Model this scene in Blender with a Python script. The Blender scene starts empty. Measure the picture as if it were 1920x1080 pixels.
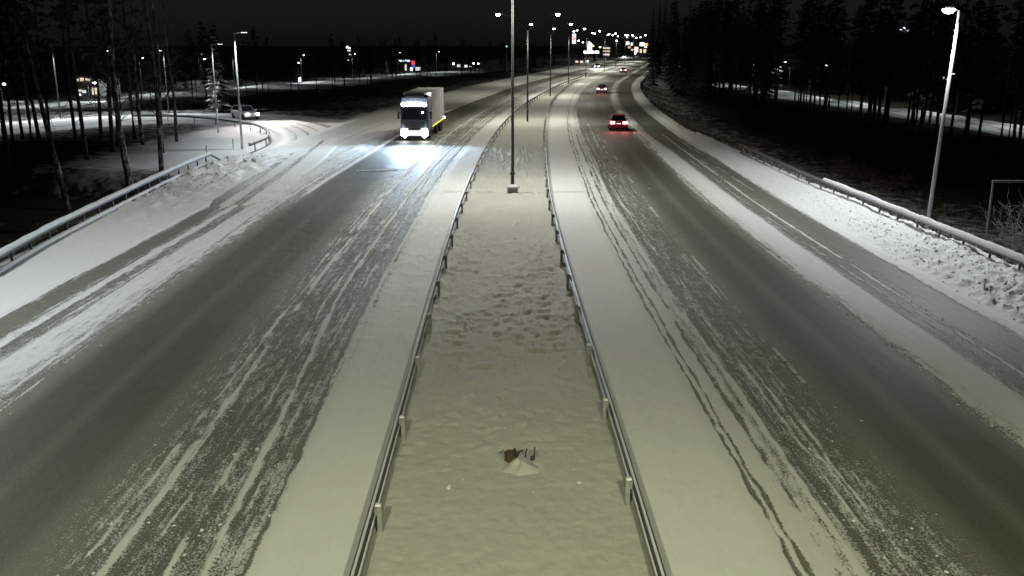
import bpy, bmesh, math, random
import numpy as np
from mathutils import Vector, Matrix, Euler

# ------------------------------------------------------------------ camera, sky, exposure
F, CH, PITCH = 1750.0, 8.23, math.radians(14.67)
sc = bpy.context.scene
col = sc.collection
cam_d = bpy.data.cameras.new("camera")
cam = bpy.data.objects.new("camera", cam_d); col.objects.link(cam)
cam.location = (0, 0, CH)
cam.rotation_euler = (math.pi/2 - PITCH, 0, 0)
cam_d.sensor_width = 36.0
cam_d.lens = 36.0*F/1920.0
cam_d.clip_start = 0.1; cam_d.clip_end = 6000
sc.camera = cam

world = bpy.data.worlds.new("World"); sc.world = world
world.use_nodes = True
wn = world.node_tree.nodes; wl = world.node_tree.links
sky = wn.new("ShaderNodeTexSky"); sky.sky_type = 'NISHITA'; sky.sun_disc = False
sky.sun_elevation = math.radians(35); sky.sun_rotation = math.radians(180)
hsv = wn.new("ShaderNodeHueSaturation"); hsv.inputs['Saturation'].default_value = 0.10
wl.new(sky.outputs[0], hsv.inputs['Color'])
bg = wn["Background"]; bg.inputs[1].default_value = 0.00125
wl.new(hsv.outputs[0], bg.inputs[0])

sc.view_settings.view_transform = 'Standard'
sc.view_settings.look = 'None'
sc.view_settings.exposure = 0.0
sc.view_settings.gamma = 1.0
sc.view_settings.use_curve_mapping = False
sc.cycles.use_denoising = True
sc.cycles.use_light_tree = True
sc.cycles.max_bounces = 5
sc.cycles.diffuse_bounces = 2
sc.cycles.glossy_bounces = 2
sc.cycles.transparent_max_bounces = 6
sc.cycles.sample_clamp_indirect = 2.0
sc.cycles.caustics_reflective = False
sc.cycles.caustics_refractive = False

LAMP_COL = (1.0, 0.985, 0.83)
WHITE_LAMP_COL = (1.0, .99, .91)
OLD_LAMP_COL = (0.97, 1.0, 0.66)  # the aged pair above the viewpoint     # old sodium/halide road lamps
LED_COL = (0.90, 0.97, 1.0)
ROAD_LAMP_W = 3000
LED_W = 3300

# ------------------------------------------------------------------ helpers
rng = np.random.default_rng(7)
random.seed(11)
_cp, _sp = math.cos(PITCH), math.sin(PITCH)

def ray(u, v):
    x = (u-960)/F; y = (v-540)/F
    return np.array([x, _cp - y*_sp, -_sp - y*_cp])      # depth along camera axis = 1
def P(u, v, z=0.0):
    d = ray(u, v); k = (z-CH)/d[2]
    return Vector((d[0]*k, d[1]*k, z))
def PZ(u, v, Z):
    d = ray(u, v)
    return Vector((d[0]*Z, d[1]*Z, CH + d[2]*Z))

_tab = rng.random((256, 256))
def vnoise(x, y, seed=0):
    x = np.asarray(x, float) + seed*17.31; y = np.asarray(y, float) + seed*9.77
    xi = np.floor(x).astype(int); yi = np.floor(y).astype(int)
    fx = x-xi; fy = y-yi
    fx = fx*fx*(3-2*fx); fy = fy*fy*(3-2*fy)
    a = _tab[xi & 255, yi & 255]; b = _tab[(xi+1) & 255, yi & 255]
    c = _tab[xi & 255, (yi+1) & 255]; d = _tab[(xi+1) & 255, (yi+1) & 255]
    return (a*(1-fx)+b*fx)*(1-fy) + (c*(1-fx)+d*fx)*fy
def fbm(x, y, o=4, seed=0):
    r = 0; a = 0.5; f = 1.0; t = 0
    for i in range(o):
        r = r + a*vnoise(x*f, y*f, seed+i*3); t += a; a *= .5; f *= 2.03
    return r/t
def sstep(a, b, x):
    t = np.clip((np.asarray(x, float)-a)/(b-a), 0, 1); return t*t*(3-2*t)

def spline(pts):
    xs = np.array([p[0] for p in pts], float); ys = np.array([p[1] for p in pts], float)
    n = len(xs); h = np.diff(xs)
    A = np.zeros((n, n)); r = np.zeros(n); A[0, 0] = A[-1, -1] = 1
    for i in range(1, n-1):
        A[i, i-1] = h[i-1]; A[i, i] = 2*(h[i-1]+h[i]); A[i, i+1] = h[i]
        r[i] = 3*((ys[i+1]-ys[i])/h[i] - (ys[i]-ys[i-1])/h[i-1])
    c = np.linalg.solve(A, r); b = (ys[1:]-ys[:-1])/h - h*(2*c[:-1]+c[1:])/3; d = (c[1:]-c[:-1])/(3*h)
    def f(x):
        x = np.asarray(x, float); i = np.clip(np.searchsorted(xs, x)-1, 0, n-2); t = x-xs[i]
        return ys[i]+b[i]*t+c[i]*t*t+d[i]*t**3
    return f

# reference curves of the road: x of the two median rails at distance y
Lx = spline([(-30,-2.3),(0,-2.36),(15,-2.42),(30,-2.58),(40,-2.63),(50,-2.58),(60,-2.40),(75,-1.95),(100,-.6),(130,2.1),(157,5.3),(200,11.2),(238,17.8),(300,28.9),(425,51),(535,73),(720,114),(930,168),(1300,275)])
Rx0 = spline([(-30,2.4),(0,2.32),(18,2.22),(25,2.12),(40,2.02),(48,2.03),(57,2.2),(72,2.6),(85,3.0),(105,3.9),(134,5.75),(163,8.5),(200,13.0),(238,19.3),(300,30.3),(425,52.3),(535,74.3),(720,115.3),(930,169.3),(1300,276)])
Rx = lambda y: np.maximum(Rx0(y), Lx(y)+1.2)
def heading(y):   # rotation about z of a thing driving away along the road
    return -math.atan(float(Lx(y+2)-Lx(y-2))/4)
rail_l = lambda y: np.interp(y, [0,31,37,43,52,58,66,80], [-15.6,-18.2,-19.1,-19.6,-20.3,-20.7,-20.95,-21.2])
rail_r = lambda y: np.interp(y, [0,30,45,55,75,90], [18.3,17.95,17.5,17.2,17.3,17.4])

# terrain -----------------------------------------------------------
def terrain(x, y):
    x = np.asarray(x, float); y = np.asarray(y, float)
    xl = np.where(y < 68, rail_l(np.minimum(y, 68))-0.9, np.where(y < 118, -75.0, Lx(np.maximum(y, 118))-18.5))
    w = sstep(60, 76, y); xl = np.where((y >= 60) & (y < 76), (rail_l(68)-0.9)*(1-w) + (-75)*w, xl)
    w = sstep(112, 135, y); xl = np.where((y >= 112) & (y < 135), -75*(1-w)+(Lx(y)-18.5)*w, xl)
    depl = np.interp(y, [0,50,80,110,130,200,3000], [2.6,2.6,.5,.5,.8,.8,.8])
    dl = np.clip((xl-x)/6, 0, 1)
    xr = np.where(y < 85, rail_r(np.minimum(y, 85))+0.7, Rx(np.maximum(y, 85))+12.8)
    w = sstep(80, 110, y); xr = np.where((y >= 80) & (y < 110), (rail_r(80)+.7)*(1-w)+(Rx(y)+12.8)*w, xr)
    depr = np.interp(y, [0,150,300,3000], [2.0,2.0,1.0,.8])
    dr = np.clip((x-xr)/7, 0, 1)
    s = lambda t: t*t*(3-2*t)
    z = -0.16 - depl*s(dl) - depr*s(dr)
    off = np.maximum(s(dl), s(dr))
    z = z + off*(fbm(x*.12, y*.12, 4, 5)-.5)*1.0
    return z
def T(x, y): return float(terrain(x, y))
def hit(u, v):
    d = ray(u, v); k = 8.0
    while k < 1500:
        p = d*k
        if CH+p[2] <= T(p[0], p[1]): break
        k *= 1.006
    return Vector((p[0], p[1], T(p[0], p[1])))

# mesh builder -------------------------------------------------------
class MB:
    def __init__(s): s.v = []; s.f = []
    def add(s, vs, fs):
        n = len(s.v); s.v += [tuple(map(float, p)) for p in vs]; s.f += [tuple(i+n for i in f) for f in fs]; return s
    def box(s, c, d, rz=0.0, taper=1.0, bev=0.0):
        x, y, z = (k/2 for k in d); ca, sa = math.cos(rz), math.sin(rz)
        vs = []
        for sz in (-1, 1):
            t = taper if sz > 0 else 1
            if bev > 0:
                ring = [(-x+bev,-y),(x-bev,-y),(x,-y+bev),(x,y-bev),(x-bev,y),(-x+bev,y),(-x,y-bev),(-x,-y+bev)]
            else: ring = [(-x,-y),(x,-y),(x,y),(-x,y)]
            for a, b in ring:
                a *= t; b *= t
                vs.append((c[0]+a*ca-b*sa, c[1]+a*sa+b*ca, c[2]+sz*z))
        n = len(vs)//2
        fs = [tuple(range(n))[::-1], tuple(range(n, 2*n))] + [(i, (i+1) % n, n+(i+1) % n, n+i) for i in range(n)]
        return s.add(vs, fs)
    def tube(s, pts, rad, n=6, cap=True):
        pts = [Vector(p) for p in pts]
        if not hasattr(rad, '__len__'): rad = [rad]*len(pts)
        vs = []; fs = []
        up = Vector((0, 0, 1))
        for i, p in enumerate(pts):
            t = (pts[min(i+1, len(pts)-1)]-pts[max(i-1, 0)]).normalized()
            a = t.cross(up)
            if a.length < 1e-3: a = Vector((1, 0, 0))
            a.normalize(); b = t.cross(a)
            for k in range(n):
                w = 2*math.pi*k/n
                vs.append(p + (a*math.cos(w)+b*math.sin(w))*rad[i])
        for i in range(len(pts)-1):
            for k in range(n):
                fs.append((i*n+k, i*n+(k+1) % n, (i+1)*n+(k+1) % n, (i+1)*n+k))
        if cap: fs += [tuple(range(n)), tuple(range((len(pts)-1)*n, len(pts)*n))[::-1]]
        return s.add(vs, fs)
    def lathe(s, prof, c=(0,0,0), axis='z', n=16):
        vs = []; fs = []
        for r, h in prof:
            for k in range(n):
                w = 2*math.pi*k/n; a, b = r*math.cos(w), r*math.sin(w)
                p = {'z': (a, b, h), 'x': (h, a, b), 'y': (a, h, b)}[axis]
                vs.append((p[0]+c[0], p[1]+c[1], p[2]+c[2]))
        m = len(prof)
        for i in range(m-1):
            for k in range(n): fs.append((i*n+k, i*n+(k+1) % n, (i+1)*n+(k+1) % n, (i+1)*n+k))
        fs += [tuple(range(n))[::-1], tuple(range((m-1)*n, m*n))]
        return s.add(vs, fs)
    def sweep(s, path, prof, closed=True):
        """prof: (lateral, height) points swept along a horizontal path of (x,y,z)"""
        n = len(prof); vs = []; fs = []
        path = [Vector(p) for p in path]
        for i, p in enumerate(path):
            t = path[min(i+1, len(path)-1)]-path[max(i-1, 0)]; t.z = 0; t.normalize()
            a = Vector((t.y, -t.x, 0))
            for l, h in prof: vs.append(p + a*l + Vector((0, 0, h)))
        for i in range(len(path)-1):
            for k in range(n if closed else n-1):
                fs.append((i*n+k, (i+1)*n+k, (i+1)*n+(k+1) % n, i*n+(k+1) % n))
        if closed: fs += [tuple(range(n)), tuple(range((len(path)-1)*n, len(path)*n))[::-1]]
        return s.add(vs, fs)
    def mesh(s, name, m, smooth=False):
        me = bpy.data.meshes.new(name); me.from_pydata(s.v, [], s.f); me.update()
        bm = bmesh.new(); bm.from_mesh(me); bmesh.ops.recalc_face_normals(bm, faces=bm.faces); bm.to_mesh(me); bm.free()
        if m: me.materials.append(m)
        if smooth: me.polygons.foreach_set('use_smooth', [True]*len(me.polygons))
        return me
    def build(s, name, m, parent=None, smooth=False):
        return link(name, s.mesh(name, m, smooth), parent)
def link(name, me, parent=None, loc=None, rz=None):
    o = bpy.data.objects.new(name, me); col.objects.link(o)
    if parent: o.parent = parent
    if loc is not None: o.location = loc
    if rz is not None: o.rotation_euler.z = rz
    return o
def tag(o, label=None, cat=None, group=None, kind=None):
    if label: o['label'] = label
    if cat: o['category'] = cat
    if group: o['group'] = group
    if kind: o['kind'] = kind
    return o
def empty(name, loc=(0,0,0), rz=0):
    o = bpy.data.objects.new(name, None); col.objects.link(o); o.location = loc; o.rotation_euler.z = rz
    o.empty_display_size = .2
    return o
def copy_tree(o, parent=None):
    c = o.copy(); col.objects.link(c)
    if parent is not None: c.parent = parent
    for ch in list(o.children): copy_tree(ch, c)
    return c
def grid(name, X, Y, Z, m, uv=None, attrs=None, smooth=True):
    """X,Y,Z arrays (rows, cols)"""
    r, c = X.shape
    co = np.stack([X, Y, Z], -1).reshape(-1, 3).astype(np.float32)
    i = np.arange(r*c).reshape(r, c)
    q = np.stack([i[:-1,:-1], i[:-1,1:], i[1:,1:], i[1:,:-1]], -1).reshape(-1, 4)
    me = bpy.data.meshes.new(name)
    me.vertices.add(r*c); me.vertices.foreach_set('co', co.ravel())
    me.loops.add(q.size); me.loops.foreach_set('vertex_index', q.ravel().astype(np.int32))
    me.polygons.add(len(q)); me.polygons.foreach_set('loop_start', np.arange(0, q.size, 4, dtype=np.int32))
    me.update(calc_edges=True); me.validate()
    if uv is not None:
        l = me.uv_layers.new(name='UVMap')
        st = np.stack(uv, -1).reshape(-1, 2)[q.ravel()].astype(np.float32)
        l.data.foreach_set('uv', st.ravel())
    for k, a in (attrs or {}).items():
        at = me.attributes.new(k, 'FLOAT', 'POINT'); at.data.foreach_set('value', a.ravel().astype(np.float32))
    if smooth: me.polygons.foreach_set('use_smooth', [True]*len(me.polygons))
    me.materials.append(m)
    return link(name, me)

# ------------------------------------------------------------------ materials
def newmat(name):
    m = bpy.data.materials.new(name); m.use_nodes = True
    return m, m.node_tree.nodes, m.node_tree.links, m.node_tree.nodes['Principled BSDF']
def N(nodes, t, **kw):
    n = nodes.new(t)
    for k, v in kw.items():
        if k.startswith('i_'):
            key = k[2:]; key = int(key) if key.isdigit() else key.replace('_', ' ')
            n.inputs[key].default_value = v
        else: setattr(n, k, v)
    return n
def math_n(nodes, links, op, a, b=None, c=None, clamp=False):
    n = nodes.new('ShaderNodeMath'); n.operation = op; n.use_clamp = clamp
    for i, v in enumerate((a, b, c)):
        if v is None: continue
        if isinstance(v, (int, float)): n.inputs[i].default_value = v
        else: links.new(v, n.inputs[i])
    return n.outputs[0]
def plain(name, colr, rough=.6, metal=0.0, var=.25, scale=6.0, bump=0.0, spec=.4):
    m, n, l, b = newmat(name)
    tc = N(n, 'ShaderNodeTexCoord'); no = N(n, 'ShaderNodeTexNoise', i_Scale=scale, i_Detail=5.0)
    l.new(tc.outputs['Object'], no.inputs['Vector'])
    mx = N(n, 'ShaderNodeMix', data_type='RGBA')
    c = Vector(colr)
    mx.inputs[6].default_value = (*(c*(1-var)), 1); mx.inputs[7].default_value = (*(c*(1+var)), 1)
    l.new(no.outputs[0], mx.inputs[0]); l.new(mx.outputs[2], b.inputs['Base Color'])
    b.inputs['Roughness'].default_value = rough; b.inputs['Metallic'].default_value = metal
    b.inputs['Specular IOR Level'].default_value = spec
    if bump:
        bp = N(n, 'ShaderNodeBump', i_Strength=bump, i_Distance=.02); l.new(no.outputs[0], bp.inputs['Height']); l.new(bp.outputs[0], b.inputs['Normal'])
    return m
def emis(name, colr, st, sample=False):
    m, n, l, b = newmat(name)
    b.inputs['Base Color'].default_value = (*colr, 1); b.inputs['Roughness'].default_value = .3
    b.inputs['Emission Color'].default_value = (*colr, 1); b.inputs['Emission Strength'].default_value = st
    if not sample: m.cycles.emission_sampling = 'NONE'
    return m

def snow_mat(name, base=(.80,.81,.80), bump=.5, lump=3.0, dirt=.12):
    m, n, l, b = newmat(name)
    g = N(n, 'ShaderNodeNewGeometry')
    n1 = N(n, 'ShaderNodeTexNoise', i_Scale=lump, i_Detail=8.0, i_Roughness=.6); l.new(g.outputs['Position'], n1.inputs['Vector'])
    n2 = N(n, 'ShaderNodeTexNoise', i_Scale=28.0, i_Detail=4.0); l.new(g.outputs['Position'], n2.inputs['Vector'])
    n3 = N(n, 'ShaderNodeTexNoise', i_Scale=.35, i_Detail=4.0); l.new(g.outputs['Position'], n3.inputs['Vector'])
    mx = N(n, 'ShaderNodeMix', data_type='RGBA'); c = Vector(base)
    mx.inputs[6].default_value = (*(c*(1-dirt*1.6)), 1); mx.inputs[7].default_value = (*c, 1)
    f = math_n(n, l, 'MULTIPLY_ADD', n1.outputs[0], .5, math_n(n, l, 'MULTIPLY', n3.outputs[0], .6))
    l.new(f, mx.inputs[0]); l.new(mx.outputs[2], b.inputs['Base Color'])
    h = math_n(n, l, 'MULTIPLY_ADD', n2.outputs[0], .22, n1.outputs[0])
    bp = N(n, 'ShaderNodeBump', i_Strength=bump, i_Distance=.06); l.new(h, bp.inputs['Height']); l.new(bp.outputs[0], b.inputs['Normal'])
    b.inputs['Roughness'].default_value = .85; b.inputs['Specular IOR Level'].default_value = .25
    return m

def road_mat(name, prof_near=None, prof_far=None, far0=0, far1=1, smax=20.0, tint=(.160,.164,.134), seed=0.0):
    """snow cover of a carriageway: prof = [(s, cover, streakiness, dust)] across the road, metres from the median rail"""
    m, n, l, b = newmat(name)
    uvn = N(n, 'ShaderNodeUVMap', uv_map='UVMap'); sx = N(n, 'ShaderNodeSeparateXYZ'); l.new(uvn.outputs[0], sx.inputs[0])
    s, t = sx.outputs[0], sx.outputs[1]
    def noise(fs, ft, scale, det=5.0, rough=.55, off=0.0):
        cv = N(n, 'ShaderNodeCombineXYZ')
        l.new(math_n(n, l, 'MULTIPLY', s, fs), cv.inputs[0]); l.new(math_n(n, l, 'MULTIPLY', t, ft), cv.inputs[1]); cv.inputs[2].default_value = seed+off
        no = N(n, 'ShaderNodeTexNoise', i_Scale=scale, i_Detail=det, i_Roughness=rough); l.new(cv.outputs[0], no.inputs['Vector']); return no.outputs[0]
    if prof_near:
        wander = noise(.15, 1.0, .05, 3.0, .5, 3.3)
        fine = noise(.3, 1.0, .9, 3.0, .6, 7.7)
        s2 = math_n(n, l, 'ADD', s, math_n(n, l, 'MULTIPLY', math_n(n, l, 'SUBTRACT', wander, .5), .55))
        s2 = math_n(n, l, 'ADD', s2, math_n(n, l, 'MULTIPLY', math_n(n, l, 'SUBTRACT', fine, .5), .16))
        sn = math_n(n, l, 'DIVIDE', s2, smax, clamp=True)
        def ramp(prof):
            r = N(n, 'ShaderNodeValToRGB'); e = r.color_ramp.elements
            for i, p in enumerate(prof):
                el = e[i] if i < 2 else e.new(min(p[0]/smax, 1.0))
                el.position = min(p[0]/smax, 1.0)
            for i, p in enumerate(sorted(prof)):
                e[i].color = (p[1], p[2], p[3], 1)
            l.new(sn, r.inputs[0]); return r.outputs[0]
        fm = N(n, 'ShaderNodeMapRange', i_1=far0, i_2=far1); l.new(t, fm.inputs[0])
        mix = N(n, 'ShaderNodeMix', data_type='RGBA'); l.new(fm.outputs[0], mix.inputs[0])
        l.new(ramp(prof_near), mix.inputs[6]); l.new(ramp(prof_far), mix.inputs[7])
        sep = N(n, 'ShaderNodeSeparateColor'); l.new(mix.outputs[2], sep.inputs[0])
        cover, amp, dust = sep.outputs[0], sep.outputs[1], sep.outputs[2]
    else:
        cover, amp, dust = (N(n, 'ShaderNodeAttribute', attribute_name=k).outputs['Fac'] for k in ('cover', 'streak', 'dust'))
    streak = noise(1.0, .04, 8.0, 9.0, .72, 1.1)
    patch = noise(1.0, .36, 5.5, 9.0, .70, 2.2)
    grain = noise(1.0, .7, 24.0, 5.0, .75, 5.5)
    blk = noise(.5, 1.0, .35, 4.0, .6, 9.1)
    nn = math_n(n, l, 'MULTIPLY_ADD', streak, .55, math_n(n, l, 'MULTIPLY', patch, .45))
    nn = math_n(n, l, 'MULTIPLY_ADD', math_n(n, l, 'SUBTRACT', blk, .5), .16, nn)
    nn = math_n(n, l, 'SUBTRACT', nn, .5)
    nn = math_n(n, l, 'MULTIPLY_ADD', math_n(n, l, 'SUBTRACT', grain, .5), .95, nn)
    val = math_n(n, l, 'MULTIPLY_ADD', math_n(n, l, 'MULTIPLY', nn, amp), 4.2, cover)
    mr = N(n, 'ShaderNodeMapRange', interpolation_type='SMOOTHSTEP', i_1=.40, i_2=.62); l.new(val, mr.inputs[0])
    mask = mr.outputs[0]
    # asphalt
    dv = math_n(n, l, 'MULTIPLY_ADD', math_n(n, l, 'SUBTRACT', grain, .5), 2.0, 1.0)
    dv = math_n(n, l, 'MULTIPLY', dv, math_n(n, l, 'MULTIPLY_ADD', patch, .5, .75))
    dcol = math_n(n, l, 'MULTIPLY', dv, math_n(n, l, 'MULTIPLY_ADD', dust, 2.6, .35))
    tn = N(n, 'ShaderNodeCombineXYZ')
    for i in range(3): l.new(math_n(n, l, 'MULTIPLY', dcol, tint[i]), tn.inputs[i])
    sn_mix = N(n, 'ShaderNodeMix', data_type='RGBA')
    sn_mix.inputs[6].default_value = (.55,.55,.52,1); sn_mix.inputs[7].default_value = (.80,.81,.79,1)
    l.new(math_n(n, l, 'MULTIPLY_ADD', patch, .5, math_n(n, l, 'MULTIPLY', math_n(n, l, 'SUBTRACT', 1.0, amp), .6), clamp=True), sn_mix.inputs[0])
    cm = N(n, 'ShaderNodeMix', data_type='RGBA'); l.new(mask, cm.inputs[0]); l.new(tn.outputs[0], cm.inputs[6]); l.new(sn_mix.outputs[2], cm.inputs[7])
    l.new(cm.outputs[2], b.inputs['Base Color'])
    rr = math_n(n, l, 'MULTIPLY_ADD', mask, .22, .66); l.new(rr, b.inputs['Roughness'])
    b.inputs['Specular IOR Level'].default_value = .28
    h = math_n(n, l, 'MULTIPLY_ADD', grain, .24, math_n(n, l, 'MULTIPLY_ADD', patch, .22, mask))
    bp = N(n, 'ShaderNodeBump', i_Strength=.7, i_Distance=.035); l.new(h, bp.inputs['Height']); l.new(bp.outputs[0], b.inputs['Normal'])
    return m

M = {}
M['snow'] = snow_mat('snow', bump=.55)
M['median_snow'] = snow_mat('median_snow', base=(.60,.60,.54), bump=.45, lump=3.2, dirt=.2)
M['cap_snow'] = snow_mat('cap_snow', bump=.3, lump=9.0)
M['galv'] = plain('galvanised_steel', (.13,.13,.125), .5, .55, .3, 9)
M['galv_pale'] = plain('pale_galvanised_steel', (.30,.30,.28), .6, .3, .3, 9)
M['darksteel'] = plain('dark_steel', (.07,.07,.07), .6, .3)
M['pole'] = plain('lamp_pole_paint', (.06,.06,.058), .5, .3)
M['pole_white'] = plain('pale_pole', (.45,.46,.46), .5, .2)
M['head'] = plain('lamp_housing', (.10,.10,.10), .5, .3)
M['concrete'] = plain('concrete', (.22,.21,.19), .9, 0, .3, 8, .3)
M['rubber'] = plain('rubber', (.02,.02,.02), .9)
M['rim'] = plain('wheel_rim', (.35,.35,.36), .4, .7)
M['glass'] = plain('dark_glass', (.02,.025,.03), .08, 0, .1, 3, 0, .8)
M['bark'] = plain('pine_bark', (.045,.036,.028), .95, 0, .5, 5, .5)
M['needles'] = plain('needles', (.05,.055,.05), .95, 0, .5, 2)
M['twig'] = plain('twig', (.075,.062,.05), .95, 0, .4, 5)
M['frost_twig'] = plain('frosted_twig', (.30,.29,.27), .9, 0, .4, 5)
M['rust'] = plain('rusty_brown', (.06,.045,.03), .9, 0, .4, 14, .5)
M['black'] = plain('black_plastic', (.02,.02,.02), .6)
M['trim'] = plain('grey_trim', (.18,.18,.19), .5)
M['wall_dark'] = plain('dark_wall', (.12,.11,.10), .9)
M['wall_pale'] = plain('pale_wall', (.45,.44,.42), .9)
M['wall_red'] = plain('brick_wall', (.28,.16,.12), .9)
M['lamp'] = emis('lamp_lens', (1,.98,.86), 22)
M['led'] = emis('led_lens', (.93,.98,1), 22)
M['head_l'] = emis('headlight_lens', (.92,.97,1), 30)
M['head_w'] = emis('headlight_warm', (1,.97,.95), 30)
M['tail'] = emis('tail_light', (1,.30,.32), 7)
M['tail_hot'] = emis('tail_light_core', (1,.72,.72), 8)
M['amber'] = emis('amber_marker', (.95,.85,.06), 1.3)
M['white_em'] = emis('white_sign', (1,1,.97), 4)
M['win_warm'] = emis('lit_window', (1,.88,.68), .9)
M['win_cool'] = emis('lit_window_cool', (.85,.95,1), 1.3)
M['red_em'] = emis('red_sign', (1,.06,.10), 1.0)
M['pink_em'] = emis('pink_sign', (1,.80,.82), 1.4)
M['blue_em'] = emis('blue_sign', (.15,.2,.9), .6)
M['yellow_em'] = emis('yellow_sign', (1,.88,.40), 1.3)
M['orange_em'] = emis('orange_sign', (1,.5,.16), 1.2)
M['green_em'] = emis('green_signal', (.15,1,.55), 2.0)
M['cyan_em'] = emis('cool_sign', (.72,.9,1), 2.0)

def birch_mat():
    m, n, l, b = newmat('birch_bark')
    tc = N(n, 'ShaderNodeTexCoord'); mp = N(n, 'ShaderNodeMapping'); mp.inputs['Scale'].default_value = (2.5, 2.5, 1.1)
    l.new(tc.outputs['Object'], mp.inputs[0])
    no = N(n, 'ShaderNodeTexNoise', i_Scale=2.0, i_Detail=6.0, i_Roughness=.7); l.new(mp.outputs[0], no.inputs['Vector'])
    r = N(n, 'ShaderNodeValToRGB'); e = r.color_ramp.elements
    e[0].position = .49; e[0].color = (.022,.02,.018,1); e[1].position = .60; e[1].color = (.30,.29,.27,1)
    l.new(no.outputs[0], r.inputs[0]); l.new(r.outputs[0], b.inputs['Base Color']); b.inputs['Roughness'].default_value = .9
    return m
M['birch'] = birch_mat()
def snowy_needles():
    m, n, l, b = newmat('snowy_needles')
    g = N(n, 'ShaderNodeNewGeometry'); no = N(n, 'ShaderNodeTexNoise', i_Scale=1.3, i_Detail=4.0); l.new(g.outputs['Position'], no.inputs['Vector'])
    mr = N(n, 'ShaderNodeMapRange', i_1=.47, i_2=.56); l.new(no.outputs[0], mr.inputs[0])
    mx = N(n, 'ShaderNodeMix', data_type='RGBA'); mx.inputs[6].default_value = (.02,.028,.018,1); mx.inputs[7].default_value = (.62,.63,.63,1)
    l.new(mr.outputs[0], mx.inputs[0]); l.new(mx.outputs[2], b.inputs['Base Color']); b.inputs['Roughness'].default_value = .9
    return m
M['snowy_needles'] = snowy_needles()
def ground_mat():
    m, n, l, b = newmat('winter_ground')
    g = N(n, 'ShaderNodeNewGeometry'); at = N(n, 'ShaderNodeAttribute', attribute_name='snow')
    n1 = N(n, 'ShaderNodeTexNoise', i_Scale=.8, i_Detail=9.0, i_Roughness=.72); l.new(g.outputs['Position'], n1.inputs['Vector'])
    n2 = N(n, 'ShaderNodeTexNoise', i_Scale=6.0, i_Detail=6.0, i_Roughness=.7); l.new(g.outputs['Position'], n2.inputs['Vector'])
    v = math_n(n, l, 'ADD', at.outputs['Fac'], math_n(n, l, 'MULTIPLY', math_n(n, l, 'SUBTRACT', n1.outputs[0], .5), 1.3))
    mr = N(n, 'ShaderNodeMapRange', i_1=.3, i_2=.7); l.new(v, mr.inputs[0])
    ve = N(n, 'ShaderNodeMix', data_type='RGBA'); ve.inputs[6].default_value = (.012,.011,.008,1); ve.inputs[7].default_value = (.055,.05,.035,1); l.new(n2.outputs[0], ve.inputs[0])
    mx = N(n, 'ShaderNodeMix', data_type='RGBA'); mx.inputs[7].default_value = (.74,.75,.74,1); l.new(mr.outputs[0], mx.inputs[0]); l.new(ve.outputs[2], mx.inputs[6])
    l.new(mx.outputs[2], b.inputs['Base Color']); b.inputs['Roughness'].default_value = .95; b.inputs['Specular IOR Level'].default_value = .1
    bp = N(n, 'ShaderNodeBump', i_Strength=.8, i_Distance=.12); l.new(math_n(n, l, 'ADD', n1.outputs[0], math_n(n, l, 'MULTIPLY', n2.outputs[0], .4)), bp.inputs['Height']); l.new(bp.outputs[0], b.inputs['Normal'])
    return m
M['ground'] = ground_mat()

# across-road profiles: (s, cover, streakiness, dust)
right_near = [(0,1,.06,.2),(1.9,1,.12,.3),(2.1,1.0,.45,.3),(2.6,1.0,.5,.3),(2.95,.78,.60,.3),(3.3,.58,.70,.3),(3.6,.43,.72,.24),(4.3,.40,.70,.24),(4.8,.37,.62,.28),(5.3,.30,.46,.32),(5.6,.14,.26,.22),(5.85,.04,.10,.12),(6.35,.03,.08,.11),(6.75,.10,.24,.22),(7.1,.03,.08,.10),(7.9,.03,.1,.11),(8.15,.14,.28,.26),(8.5,.36,.62,.42),(8.75,.72,.75,.4),(9.05,1,.40,.4),(9.8,1,.25,.4),(10.15,.48,.45,.4),(10.4,.30,.45,.3),(10.9,.30,.45,.3),(11.5,.26,.45,.28),(11.9,.15,.35,.24),(12.4,.2,.4,.26),(12.75,.80,.35,.3),(13.0,1,.15,.3),(30,1,.06,.3)]
right_far = [(0,1,.06,.2),(2.6,1,.12,.3),(2.95,.75,.45,.3),(3.4,.55,.6,.3),(3.7,.42,.6,.24),(4.3,.38,.55,.25),(5.0,.28,.4,.30),(5.5,.15,.25,.22),(6.0,.05,.1,.13),(7.7,.05,.1,.12),(8.1,.15,.35,.25),(8.5,.55,.5,.4),(9.0,.65,.45,.4),(9.5,.5,.5,.3),(9.9,.2,.35,.2),(11.4,.15,.35,.2),(12.0,.25,.4,.22),(12.3,.95,.3,.3),(30,1,.06,.3)]
left_near = [(0,1,.08,.2),(1.55,1,.14,.3),(1.9,.66,.55,.3),(2.2,.46,.72,.24),(2.6,.41,.74,.22),(3.2,.38,.72,.22),(3.9,.38,.70,.24),(4.5,.40,.66,.30),(5.1,.34,.54,.36),(5.6,.22,.36,.30),(5.95,.05,.12,.14),(6.9,.03,.08,.11),(7.25,.09,.22,.20),(7.6,.03,.08,.11),(8.6,.04,.12,.13),(8.95,.16,.28,.30),(9.3,.34,.40,.42),(9.7,.55,.50,.42),(10.2,.82,.5,.4),(10.9,.80,.55,.4),(11.15,.46,.55,.35),(11.6,.36,.55,.30),(11.85,.85,.5,.3),(12.15,.5,.55,.3),(12.4,.26,.4,.3),(13.0,.24,.4,.3),(13.35,.90,.3,.3),(13.6,1,.12,.3),(30,1,.06,.3)]
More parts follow.
